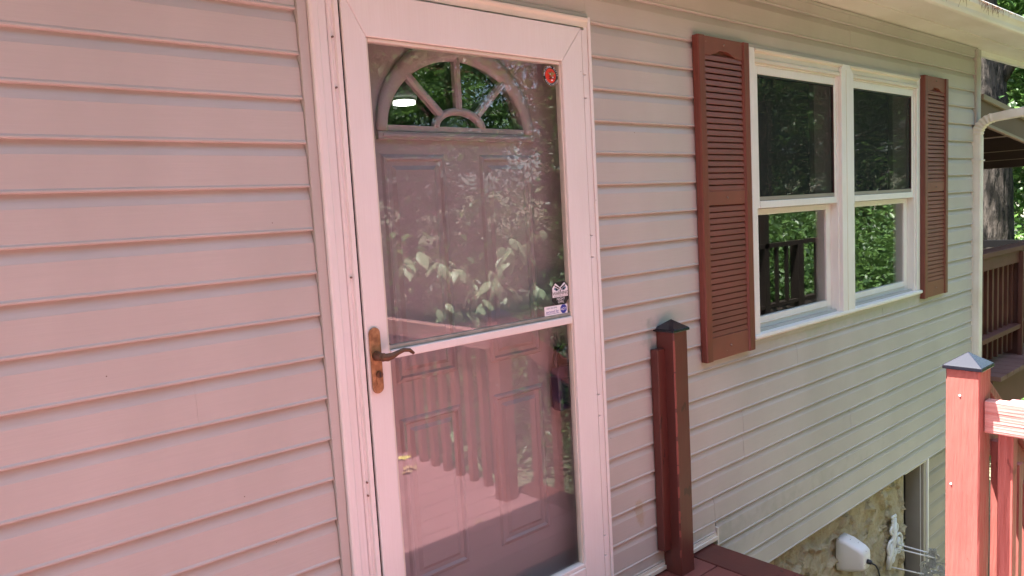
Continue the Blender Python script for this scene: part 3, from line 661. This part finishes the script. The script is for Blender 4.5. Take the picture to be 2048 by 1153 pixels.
for (a, c) in (((3.44, -.01, -.665), (3.535, -.200, -.700)), ((3.49, -.01, -.660), (3.565, -.215, -.692)), ((3.40, -.01, -.770), (3.495, -.155, -.800))):
    MB().tube([a, c], .0045, 8).build('rod', 'white_iron', br, smooth=True)

# ------------------------------------------------------------ the deck
deck = thing('front_deck', 'red painted wooden deck with railing in front of the storm door', 'deck', (0, -1.5, -2.4))
bd0 = MB().box(-3.6, 1.443, -.069, .069, -.035, 0).build('deck_board', 'deckred', deck, bevel=.003, origin=(-1.08, 0, -.035))
k = 0; y = -.075
WL[bd0.name] = Vector((-1.08, y, -.035)); bd0.location = Vector((-1.08, y, -.035))-wloc(deck)
while y > -3.3:
    y -= .1435; c = piece(bd0, deck, (-1.08, y, -.035))
    if y > -.62: c.material_slots[0].link = 'OBJECT'; c.material_slots[0].material = M['deckshaded']
bd0.material_slots[0].link = 'OBJECT'; bd0.material_slots[0].material = M['deckshaded']
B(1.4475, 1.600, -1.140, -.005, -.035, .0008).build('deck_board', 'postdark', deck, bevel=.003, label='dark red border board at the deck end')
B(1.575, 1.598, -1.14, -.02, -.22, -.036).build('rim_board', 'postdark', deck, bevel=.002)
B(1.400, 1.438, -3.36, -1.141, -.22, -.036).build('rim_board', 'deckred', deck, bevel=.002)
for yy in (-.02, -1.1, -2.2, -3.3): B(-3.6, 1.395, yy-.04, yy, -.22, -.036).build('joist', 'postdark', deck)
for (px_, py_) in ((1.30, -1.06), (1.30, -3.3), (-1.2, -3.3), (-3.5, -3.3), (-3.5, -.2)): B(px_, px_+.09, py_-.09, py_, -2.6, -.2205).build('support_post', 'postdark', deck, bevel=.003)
def capped(x0, y0, w, z0, z1, m, label, capm='blackcap', top=.035):
    b = MB(); zs = np.linspace(z0, z1, 14); vs = []
    for z in zs:
        j = lambda: random.uniform(-.0008, .0008)
        c = .004
        vs += [(x0+c+j(), y0+j(), z), (x0+w-c+j(), y0+j(), z), (x0+w+j(), y0+c+j(), z), (x0+w+j(), y0+w-c+j(), z), (x0+w-c, y0+w, z), (x0+c, y0+w, z), (x0, y0+w-c, z), (x0+j(), y0+c+j(), z)]
    b.add(vs, [(i*8+k, i*8+(k+1) % 8, (i+1)*8+(k+1) % 8, (i+1)*8+k) for i in range(13) for k in range(8)]+[tuple(range(8))[::-1], tuple(13*8+k for k in range(8))])
    p = b.build('rail_post', m, deck, label=label)
    cx_, cy_, c = x0+w/2, y0+w/2, w/2+.007
    cb = MB().box(cx_-c, cx_+c, cy_-c, cy_+c, z1-.004, z1+.006)
    cb.add([(cx_-c, cy_-c, z1+.0062), (cx_+c, cy_-c, z1+.0062), (cx_+c, cy_+c, z1+.0062), (cx_-c, cy_+c, z1+.0062), (cx_, cy_, z1+.006+top)], [(0, 1, 4), (1, 2, 4), (2, 3, 4), (3, 0, 4), (0, 3, 2, 1)])
    cb.build('post_cap', capm, p, bevel=.0015)
    return p
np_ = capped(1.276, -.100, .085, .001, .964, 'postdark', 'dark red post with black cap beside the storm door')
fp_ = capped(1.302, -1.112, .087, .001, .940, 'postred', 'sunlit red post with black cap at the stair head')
for (yy, zz) in ((-1.062, .862), (-1.040, .600)):
    MB().tube([(1.3018, yy, zz), (1.2995, yy, zz)], [.003, .002], 8).build('nail', 'white', fp_)
# chipped paint along the near post edge
ch = MB(); zz = .93
while zz > .1:
    l_ = random.uniform(.02, .16) if zz > .45 else random.uniform(.01, .05); m2 = max(3, int(l_/.007)); pL = []; pR = []; pL2 = []
    for q in range(m2+1):
        z = zz-l_*q/m2; e = math.sin(pi*q/m2)**.5 if 0 < q < m2 else .05; w_ = e*random.uniform(.0012, .0042); ch.v += [(1.2758-.0005, -.0960+w_*.3-.0004, z), (1.2790, -.1004, z), (1.2800+w_, -.1006, z), (1.2772, -.0990, z)]
    n0 = len(ch.v)-4*(m2+1)
    for q in range(m2):
        for c_ in range(4): ch.f.append((n0+q*4+c_, n0+q*4+(c_+1) % 4, n0+(q+1)*4+(c_+1) % 4, n0+(q+1)*4+c_)); ch.m.append(0)
    zz -= l_+random.uniform(.0, .03 if zz > .45 else .12)
ch.build('paint_chip', 'paintchip', np_)['kind'] = 'stuff'
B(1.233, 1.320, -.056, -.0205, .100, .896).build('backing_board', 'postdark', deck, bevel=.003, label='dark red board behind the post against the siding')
lt = MB()
lt.tube([(1.361, -.055, .862), (1.372, -.055, .866), (1.383, -.055, .874)], .004, 6); lt.tube([(1.383+.006*cos(a), -.055, .882+.006*sin(a)) for a in np.linspace(0, 6.2, 9)], .0025, 6)
lt.tube([(1.366, -.055, .868), (1.379, -.055, .850), (1.379, -.055, .832), (1.366, -.055, .820)], .003, 6); lt.box(1.3615, 1.392, -.062, -.048, .800, .808); lt.box(1.3612, 1.3645, -.068, -.042, .79, .885)
lt.build('gate_latch', mat('rusty_painted_latch', (.14, .045, .03), .5), np_)
# railing along the deck end
B(1.334, 1.370, -3.10, -1.1125, .757, .849).build('top_rail', 'grainred', deck, bevel=.003, label='rough grained top rail board beside the sunlit post')
B(1.372, 1.408, -3.10, -1.16, .80, .846).build('top_rail', 'deckred', deck, bevel=.003)
bal = B(1.3715, 1.4085, -.019, .019, -.20, .799).build('baluster', 'postred', deck, bevel=.002, origin=(1.39, 0, -.2))
y = -1.155; WL[bal.name] = Vector((1.39, y, -.2)); bal.location = WL[bal.name]-wloc(deck)
while y > -3.0: y -= .122; piece(bal, deck, (1.39, y, -.2))
B(1.302, 1.389, -3.20, -3.113, .001, .94).build('rail_post', 'deckred', deck, bevel=.003)
B(-3.6, 1.30, -3.19, -3.155, .757, .849).build('top_rail', 'deckred', deck, bevel=.003)
xx = 1.24
while xx > -3.6:
    c = piece(bal, deck, (xx, -3.21, -.2)); xx -= .122
# stairs going down from the landing
st = thing('stairs', 'red wooden stairs descending from the deck beside the basement', 'stairs', (2.4, -.7, -2.45))
for k in range(11):
    x = 1.602+.26*k; z = -.19*(k+1); B(x, x+.28, -1.05, -.36, z-.036, z).build('tread', 'deckred', st, bevel=.003)
for y in (-.345, -1.09):
    MB().prism([(1.602, -.05 if y < -1 else -.24), (4.6, -2.20), (4.6, -2.45), (1.602, -.42)], 'y', y, y+.036).build('stringer', 'postdark', st)
MB().prism([(1.396, .93), (1.396, .79), (2.95, -.35), (2.95, -.21)], 'y', -1.062, -1.026).build('handrail', 'postred', st, bevel=.003)
MB().prism([(1.42, .915), (1.42, .885), (2.95, -.20), (2.95, -.17)], 'y', -1.085, -1.0625).build('handrail', 'postred', st, bevel=.003)
for k in range(9):
    x = 1.56+.15*k; z = .93-.735*(x-1.396)-.14; B(x, x+.036, -1.100, -1.064, z-.78, z-.002).build('baluster', 'postred', st)

# leaves lying on the deck
def lobed(cx_, cy_, s, a, m, label, curl=.006, lob=5):
    b = MB(); n = 26; pts = []
    for k in range(n):
        t = 2*pi*k/n; r = s*(.55+.35*abs(cos(lob*t/2))**1.5)*(1 if k % 2 else .86); pts.append((cx_+r*cos(t+a), cy_+r*.7*sin(t+a), .003+curl*abs(sin(t*1.5))))
    b.add([(cx_, cy_, .0025)]+pts, [(0, 1+k, 1+(k+1) % n) for k in range(n)])
    b.add([(p[0], p[1], p[2]-.0006) for p in [(cx_, cy_, .0028)]+pts], [(0, 1+(k+1) % n, 1+k) for k in range(n)])
    b.tube([(cx_+s*.5*cos(a), cy_+s*.4*sin(a), .004), (cx_+s*1.5*cos(a+.2), cy_+s*1.2*sin(a+.2), .008)], .0012, 5)
    return tag(b.build('fallen_leaf', m), label, 'leaf')
lobed(1.335, -2.02, .062, -.6, 'yellow_leaf', 'pale yellow fallen leaf on the deck, reflected in the storm door')
lobed(1.255, -1.82, .060, 1.2, 'brown_leaf', 'curled dry brown leaf on the deck, reflected beside the yellow one', .02)
lobed(1.20, -1.78, .045, 2.9, 'brown_leaf', 'small dry leaf beside the curled brown leaf on the deck', .015)
lobed(1.05, -.93, .028, .4, 'brown_leaf', 'tiny curled leaf at the shadow edge on the deck', .012)

# ------------------------------------------------------------ deck and porch roof beyond the corner
d2 = thing('back_deck', 'brown stained deck with railing beyond the corner of the house', 'deck', (6.8, 1.2, -2.4))
x = 4.86; b0 = None
while x < 9.2:
    if b0 is None: b0 = B(x, x+.135, -.15, 2.6, .085, .118).build('deck_board', mat('faded_red_deck', (.11, .045, .036), .6, (.17, .085, .07), 8, (1, .3, 1), .7), d2, bevel=.003); o0 = WL[b0.name].copy(); xs0 = x
    else: piece(b0, d2, (o0.x+(x-xs0), o0.y, o0.z))
    x += .141
B(4.86, 9.2, -.10, -.065, -.18, .084).build('rim_board', 'brownstain', d2)
B(4.86, 9.2, 2.4, 2.44, -.18, .084).build('rim_board', 'brownstain', d2)
for xx in (5.0, 7.0, 9.0):
    for yy in (.0, 2.3): B(xx, xx+.12, yy, yy+.12, -2.6, .084).build('support_post', 'brownstain', d2)
B(4.84, 9.2, -.040, .090, .940, .975).build('top_rail', 'brownstain', d2, bevel=.003)
B(4.84, 9.2, -.020, .015, .845, .9395).build('top_rail', 'brownstain', d2, bevel=.003)
B(4.84, 5.74, -.035, .055, .330, .366).build('bottom_rail', 'brownstain', d2, bevel=.003)
B(5.85, 9.2, -.035, .055, .330, .366).build('bottom_rail', 'brownstain', d2, bevel=.003)
for xx in (5.752, 7.45, 9.1): B(xx, xx+.09, -.012, .090, .119, .93).build('rail_post', 'brownstain', d2, bevel=.003)
B(5.72, 5.752, -.045, -.014, .119, .93).build('post_trim', 'brownstain', d2, bevel=.002)
xx = 4.90; b0 = None
while xx < 9.1:
    if abs(xx-5.79) > .07 and abs(xx-7.49) > .07:
        if b0 is None: b0 = B(xx, xx+.037, .018, .054, .16, .93).build('baluster', 'brownstain', d2, bevel=.002); o0 = WL[b0.name].copy(); xs0 = xx
        else: piece(b0, d2, (o0.x+xx-xs0, o0.y, o0.z))
    xx += .112
B(9.1, 9.14, -.02, 2.6, .715, .80).build('far_rail', 'black_matte', d2, bevel=.002, label='black far rail of the back deck')
for yy in (.1, 1.3, 2.5): B(9.1, 9.14, yy, yy+.04, .119, .714).build('far_post', 'black', d2)

pr = thing('porch_roof', 'brown porch roof with corrugated sheets beyond the house corner', 'roof', (7.5, .6, -2.4))
def zr(x): return 2.047-(x-4.79)*.108
XF = 7.62
MB().prism([(4.83, zr(4.83)), (XF, zr(XF)), (XF, zr(XF)-.175), (4.83, zr(4.83)-.168)], 'y', -.020, .015).build('fascia_board', 'rake', pr, bevel=.002)
MB().prism([(4.83, zr(4.83)+.022), (XF, zr(XF)+.022), (XF, zr(XF)-.014), (4.83, zr(4.83)-.014)], 'y', -.040, -.0205).build('drip_edge', 'rake_edge', pr, bevel=.002)
MB().prism([(4.83, zr(4.83)-.160), (XF, zr(XF)-.167), (XF, zr(XF)-.185), (4.83, zr(4.83)-.178)], 'y', -.032, -.0205).build('drip_edge', 'rake_edge', pr)
cr = MB(); nx_ = 90; ny = 2
for i in range(nx_+1):
    x = 4.83+(XF-4.83)*i/nx_
    for yk in (.02, 3.4): cr.v += [(x, yk, zr(x)+.006+.007*sin(i*1.57)), (x, yk, zr(x)+.009+.007*sin(i*1.57))]
for i in range(nx_):
    a = 4*i; cr.f += [(a, a+4, a+6, a+2), (a+1, a+3, a+7, a+5)]; cr.m += [0, 0]
cr.build('corrugated_sheet', mat('brown_corrugated_sheet', (.05, .04, .035), .5), pr)
for xx, dz in ((5.05, .13), (5.75, .125), (6.5, .13), (7.05, .13)):
    B(xx, xx+.04, .0155, 3.4, zr(xx)-dz, zr(xx)-.012).build('purlin', 'darkwood', pr)
    B(xx-.004, xx-.0005, .0156, 3.4, zr(xx)-dz-.004, zr(xx)-dz+.002).build('purlin_edge', 'rake_edge', pr)
B(7.42, 7.50, -.015, 3.4, 1.608, 1.738).build('beam', 'darkwood', pr)
for (a, c) in ((7.42, 2.9), (4.87, 3.0), (7.42, -.014)):
    if c > 0: B(a, a+.09, c, c+.09, .119, 1.60).build('roof_post', 'darkwood', pr)

# far walkway whose posts mirror in the lower window pane
wk = thing('walkway', 'dark wooden walkway with railing and tall post, mirrored in the window', 'walkway', (7.8, -3.4, -2.45))
M['wk'] = mat('near_black_wood', (.018, .012, .009), .8, spec=.2)
B(5.9, 9.6, -3.5, -2.97, -.02, .02).build('floor', 'wk', wk)
B(5.9, 9.6, -3.04, -2.98, .83, .885).build('top_rail', 'wk', wk); B(5.9, 9.6, -3.03, -2.99, .09, .13).build('bottom_rail', 'wk', wk)
B(7.26, 7.36, -3.10, -2.98, -2.6, 2.6).build('tall_post', 'wk', wk); B(8.06, 8.20, -3.10, -2.98, -2.6, .829).build('rail_post', 'wk', wk)
for xx in (6.3, 6.6, 6.9, 7.55, 7.79, 8.55, 8.85, 9.15): B(xx, xx+.04, -3.03, -2.99, .131, .829).build('baluster', 'wk', wk)
for xx in (6.0, 9.45): B(xx, xx+.1, -3.5, -3.4, -2.6, -.021).build('support_post', 'wk', wk)

# ------------------------------------------------------------ vegetation
def leaves_mesh(name, C, S, m, ratio=.55, flat_=.5, droop=None, fold=.25):
    """C: leaf positions (n,3); S: lengths; each leaf is two triangles folded along its rib"""
    n = len(C); a = RNG.uniform(0, 2*pi, n); tilt = RNG.normal(0, flat_, n)-.25 if droop is None else -droop+RNG.normal(0, .25, n)
    d_ = np.stack([np.cos(a)*np.cos(tilt), np.sin(a)*np.cos(tilt), np.sin(tilt)], 1)
    rv = RNG.normal(0, 1, (n, 3)); upv = np.array([0, 0, 1.])+rv*.45
    s_ = np.cross(d_, upv); s_ /= np.linalg.norm(s_, axis=1)[:, None]+1e-9; nn = np.cross(s_, d_)
    S = np.asarray(S)[:, None]
    V = np.stack([C, C+d_*S*.45+s_*S*ratio*.5+nn*S*fold*.3, C+d_*S-nn*S*.10, C+d_*S*.45-s_*S*ratio*.5+nn*S*fold*.3], 1).reshape(-1, 3)
    base = (np.arange(n)*4)[:, None]; T = np.concatenate([base+np.array([[0, 1, 2]]), base+np.array([[0, 2, 3]])], 1).reshape(-1, 3)
    me = bpy.data.meshes.new(name); me.vertices.add(len(V)); me.vertices.foreach_set('co', V.astype(np.float32).ravel())
    me.loops.add(len(T)*3); me.loops.foreach_set('vertex_index', T.astype(np.int32).ravel())
    me.polygons.add(len(T)); me.polygons.foreach_set('loop_start', np.arange(len(T))*3); me.polygons.foreach_set('loop_total', np.full(len(T), 3))
    me.update(calc_edges=True); me.materials.append(M[m]); return me
def cloud(n, rx, ry, rz, zc, clumps, spread, shell=.55):
    u = RNG.normal(0, 1, (clumps, 3)); u /= np.linalg.norm(u, axis=1)[:, None]; r = RNG.uniform(shell, 1, clumps)[:, None]
    c = u*r*np.array([rx, ry, rz])+np.array([0, 0, zc]); k = RNG.integers(0, clumps, n); sp = spread*RNG.uniform(.5, 1.5, clumps)[k][:, None]
    return c[k]+RNG.normal(0, 1, (n, 3))*sp*np.array([1, 1, .55])
def trunk_mesh(name, H_, r0, r1, lean=(0, 0), limbs=6, crown_z=3):
    b = MB(); P = []; n = 14
    for i in range(n+1):
        t = i/n; P.append((lean[0]*t+.06*sin(t*5), lean[1]*t+.06*cos(t*4)-.06, t*H_))
    b.tube(P, [r0*(1.25 if i == 0 else 1)*(1-i/n)+r1*i/n+random.uniform(-.01, .01) for i in range(n+1)], 12)
    for k in range(limbs):
        t = random.uniform(crown_z/H_, .95); i = int(t*n); p = Vector(P[i]); a = random.uniform(0, 2*pi); L_ = H_*random.uniform(.12, .28)
        q = [p+Vector((cos(a)*L_*s_, sin(a)*L_*s_, L_*(.55*s_-.15*s_*s_)+.12*sin(s_*6+k))) for s_ in (0, .33, .66, 1)]
        r = (r0*(1-t)+r1*t)*.45; b.tube(q, [r, r*.7, r*.45, r*.15], 6)
    me_o = b.build(name, 'bark', None, smooth=True, origin=(0, 0, 0)); me = me_o.data; bpy.data.objects.remove(me_o); return me
crowns = []; trunks = []
for v in range(4):
    H_ = [9.5, 11, 12.5, 10][v]
    C1 = cloud(9000, 2.7, 2.7, 3.6, H_*.66, 90, .38); C2 = cloud(2500, 2.2, 2.2, 2.4, H_*.33, 22, .3, .7)
    C = np.concatenate([C1, C2]); crowns.append(leaves_mesh('crown', C, RNG.uniform(.11, .20, len(C)), 'leaf' if v % 2 else 'leaf2'))
    trunks.append(trunk_mesh('trunk', H_*.97, .17+.03*v, .03, (random.uniform(-.5, .5), random.uniform(-.5, .5)), 9, 3))
bushes = []
for v in range(3):
    C = cloud(9000, 1.3, 1.3, .85, .80, 80, .20, .3); bushes.append(leaves_mesh('foliage', C, RNG.uniform(.035, .075, len(C)), 'leaf2' if v == 1 else 'leaf'))
def gz(x, y):
    d = math.hypot(x-2, y-1); z = -2.45+max(0, d-14)*.07
    return z-.1
def mesh_child(name, me, parent):
    o = bpy.data.objects.new(name, me); COL.objects.link(o); o.parent = parent; return o
def tree(x, y, v, s, rz, label, group=None, name='forest_tree'):
    t = thing(name, label, 'tree', (x, y, gz(x, y)), group); mesh_child('trunk', trunks[v], t); mesh_child('crown', crowns[v], t)
    t.scale = (s, s, s); t.rotation_euler.z = rz; return t
def bush(x, y, v, s, rz, label, group=None):
    o = bpy.data.objects.new('bush', bushes[v]); COL.objects.link(o); o.location = (x, y, gz(x, y)); o.scale = (s, s, s); o.rotation_euler.z = rz
    return tag(o, label, 'bush', group)
R_ = random.Random(21)
GA = 'forest trees around the clearing, mirrored in the glass'
cnt = 0
spots = []
for k in range(2600):
    if len(spots) >= 84: break
    x = R_.uniform(-26, 46); y = R_.uniform(-36, -7.0) if R_.random() < .8 else R_.uniform(-7, 30)
    if y > -7 and (x < 17 and x > -9): continue
    if y > -7 and x < 0: continue
    if y > 12 and x < 20: continue
    if math.hypot(x, y+1) < (7.2 if x < 1 else 9.5): continue
    if k < 260 and not (-16 < x < 1 and y < -6): continue
    if any(math.hypot(x-a, y-b_) < 2.7 for a, b_ in spots): continue
    spots.append((x, y))
for (x, y) in spots:
    tree(x, y, R_.randrange(4), R_.uniform(1.0, 1.6), R_.uniform(0, 6.28), 'leafy green tree in the forest around the clearing', GA)
GB = 'undergrowth bushes on the forest floor'
for k in range(150):
    x = R_.uniform(-14, 34); y = R_.uniform(-24, -5.2) if k % 4 else R_.uniform(-5, 14)
    if y > -5 and x < 11: continue
    if y < 0 and x < -1.35*y-.5 and y > -17: continue
    bush(x, y, R_.randrange(3), R_.uniform(.7, 1.7), R_.uniform(0, 6.28), 'low leafy bush growing on the forest floor', GB)
for k in range(90):
    y = R_.uniform(-15, -5.6); x = R_.uniform(3.5, 9)+(-y)*1.15*R_.uniform(.4, 1.1)
    bush(x, y, R_.choice((1, 1, 0, 2)), R_.uniform(1.3, 2.4), R_.uniform(0, 6.28), 'low leafy bush growing on the forest floor', GB)
crown_b = leaves_mesh('crown', cloud(8000, 2.7, 2.7, 4.2, 5.2, 110, .36), RNG.uniform(.09, .17, 8000), 'leafsunlit')
bush_b = leaves_mesh('foliage', cloud(8000, 1.3, 1.3, .85, .80, 80, .20, .3), RNG.uniform(.04, .085, 8000), 'leafsunlit')
# big trunk right behind the porch roof
bt = thing('large_tree', 'large rough barked tree standing behind the porch roof', 'tree', (13.0, 2.22, -2.5))
b = MB(); P = [(0, 0, 0), (0, 0, 1.5), (-.01, .0, 2.8), (.0, .02, 3.6), (.0, .06, 4.3), (0, .12, 5.0), (0, .2, 6), (0, .4, 8), (.1, .7, 11)]
n_ = 28; vs = []; from_ = [(.30), .235, .222, .225, .235, .265, .23, .19, .10]
fine = []
for i in range(len(P)-1):
    for t in np.linspace(0, 1, 14, endpoint=False): fine.append((np.array(P[i])*(1-t)+np.array(P[i+1])*t, from_[i]*(1-t)+from_[i+1]*t))
from mathutils import noise as mn
for c, r in fine:
    for k in range(n_):
        a = 2*pi*k/n_; q = Vector((cos(a)*5, sin(a)*5, c[2]*1.1)); rr = r*(1+.09*mn.noise(q)+.05*mn.noise(q*2.7)); vs.append((c[0]+rr*cos(a), c[1]+rr*sin(a), c[2]))
b.add(vs, [(i*n_+k, i*n_+(k+1) % n_, (i+1)*n_+(k+1) % n_, (i+1)*n_+k) for i in range(len(fine)-1) for k in range(n_)])
b.tube([(0, -.15, 4.4), (0, -.55, 5.2), (.1, -.8, 6.2), (.1, -1.3, 7.5)], [.13, .11, .09, .04], 10)
b.tube([(0, .0, 5.6), (.3, -.5, 6.6), (.6, -1.4, 7.2)], [.10, .08, .03], 8)
def add_world(mb, name, m, parent, smooth=True):
    o = mb.build(name, m, None, smooth=smooth, origin=(0, 0, 0)); o.parent = parent; o.location = (0, 0, 0); return o
add_world(b, 'trunk', 'bark', bt)
mesh_child('crown', leaves_mesh('crown', cloud(5200, 3, 3, 2.5, 9.6, 60, .4), RNG.uniform(.13, .22, 5200), 'leaf2'), bt)
# leafy sprays in front of it
mesh_child('low_leaves', leaves_mesh('low_leaves', cloud(110, .9, .8, .30, 4.75, 14, .14, .8)+np.array([-1.2, -.7, 0]), RNG.uniform(.10, .17, 110), 'leaf2', .8), bt)
for (x, y, v, s, l) in ((11.2, 1.35, 1, 1.05, 'bright bush at the foot of the large trunk'), (12.4, .6, 0, 1.35, 'tall bush to the right behind the back deck rail'), (15.5, 1.6, 1, 2.0, 'yellow green bush farther back beyond the large trunk'), (16.5, 3.6, 0, 2.0, 'green bush behind the large trunk, partly hidden'), (14.2, .2, 2, 1.9, 'bush at the right edge beyond the back deck')):
    bush(x, y, v, s, v*2+x, l).data = bush_b
for (x, y, v, s, l) in ((19, 3.4, 0, 1.2, 'slender tree far behind the large trunk'), (22, 5.5, 2, 1.3, 'tall green tree beyond the porch roof'), (17.5, 6.5, 1, 1.2, 'tree hidden left of the large trunk'), (24, 2.5, 3, 1.4, 'far yellow green tree at the right edge'), (28, 6, 0, 1.5, 'farthest tree seen beyond the porch roof')):
    tree(x, y, v, s, x, l, name='background_tree').children[1].data = crown_b
# branch of the tall tree over the roof corner at upper right
# sapling with broad drooping leaves beyond the railing (mirrored in the storm door)
sp_ = thing('sapling', 'broad leaved sapling beyond the railing, mirrored in the storm door', 'sapling', (2.9, -3.25, -2.45))
b = MB(); LC = []; o0 = np.array([2.9, -3.25, -2.45])
sprays = [([(2.95, -3.3, -2.4), (3.0, -3.25, -.5), (2.95, -3.2, .55), (2.80, -3.2, .95), (2.50, -3.2, 1.08), (2.12, -3.2, 1.14)], 30, .17),
          ([(2.95, -3.2, .60), (3.05, -3.2, .92), (3.3, -3.22, 1.16), (3.6, -3.2, 1.24)], 20, .20),
          ([(2.95, -3.2, .40), (2.8, -3.15, .60), (2.5, -3.15, .74), (2.35, -3.1, .72)], 22, .11),
          ([(2.95, -3.2, .5), (3.2, -3.3, .68), (3.5, -3.3, .74), (3.9, -3.3, .66)], 30, .13),
          ([(3.0, -3.25, -1.0), (2.7, -3.2, -.5), (2.4, -3.2, -.2), (2.2, -3.1, .0)], 26, .13)]
parts = []
for pts_, nl, sz in sprays:
    b.tube(pts_, list(np.linspace(.012 if len(pts_) > 5 else .006, .002, len(pts_))), 6)
    pa = np.array(pts_); 
    start = 2 if len(pts_) > 5 else 0
    nl = int(nl*1.4)
    for k in range(nl):
        t = start+(len(pa)-1-start)*(k+.5)/nl; i = min(int(t), len(pa)-2); f_ = t-i; p = pa[i]*(1-f_)+pa[i+1]*f_
        parts.append((p+RNG.normal(0, .035, 3)+np.array([0, 0, -.015]), sz*RNG.uniform(.65, 1.05)))
st_ = b.build('stem', 'bark', sp_, smooth=True)
# each broad leaf has its own curved blade
lm = []
for v in range(4):
    q = MB(); nl = 7
    for i in range(nl):
        t = i/(nl-1); w = .28*math.sin(pi*min(1, t*1.02+.04))**.8*(1.25-.5*t); zc = -.28*t*t
        q.v += [(t, -w, zc-.10*w), (t, -w*.5, zc+.015), (t, 0, zc-.02*w-.0), (t, w*.5, zc+.015), (t, w, zc-.10*w)]
    for i in range(nl-1):
        for k in range(4): q.f.append((i*5+k, i*5+k+1, (i+1)*5+k+1, (i+1)*5+k)); q.m.append(0)
    o = q.build('leaf', 'leafbig', None, smooth=True, origin=(0, 0, 0)); lm.append(o.data); bpy.data.objects.remove(o)
for p, s in parts:
    o = bpy.data.objects.new('leaf', lm[R_.randrange(4)]); COL.objects.link(o); o.parent = sp_; o.location = Vector(p)-wloc(sp_); o.scale = (s, s, s)
    o.rotation_euler = (R_.gauss(0, .35), R_.uniform(.5, 1.25), R_.uniform(0, 6.28))
# young plants just outside the railing
for k, (x, y, s) in enumerate(((6.3, -4.6, .9), (8.8, -5.2, 1.2), (5.2, -7.2, .8), (10.6, -5.6, 1.3))):
    bush(x, y, k % 3, s, k*1.3, ['leafy bush just beyond the deck rail, mirrored in the glass', 'larger bush farther along beyond the stairs, mirrored', 'bush behind the sapling beyond the deck', 'bush by the walkway mirrored in the window'][k])
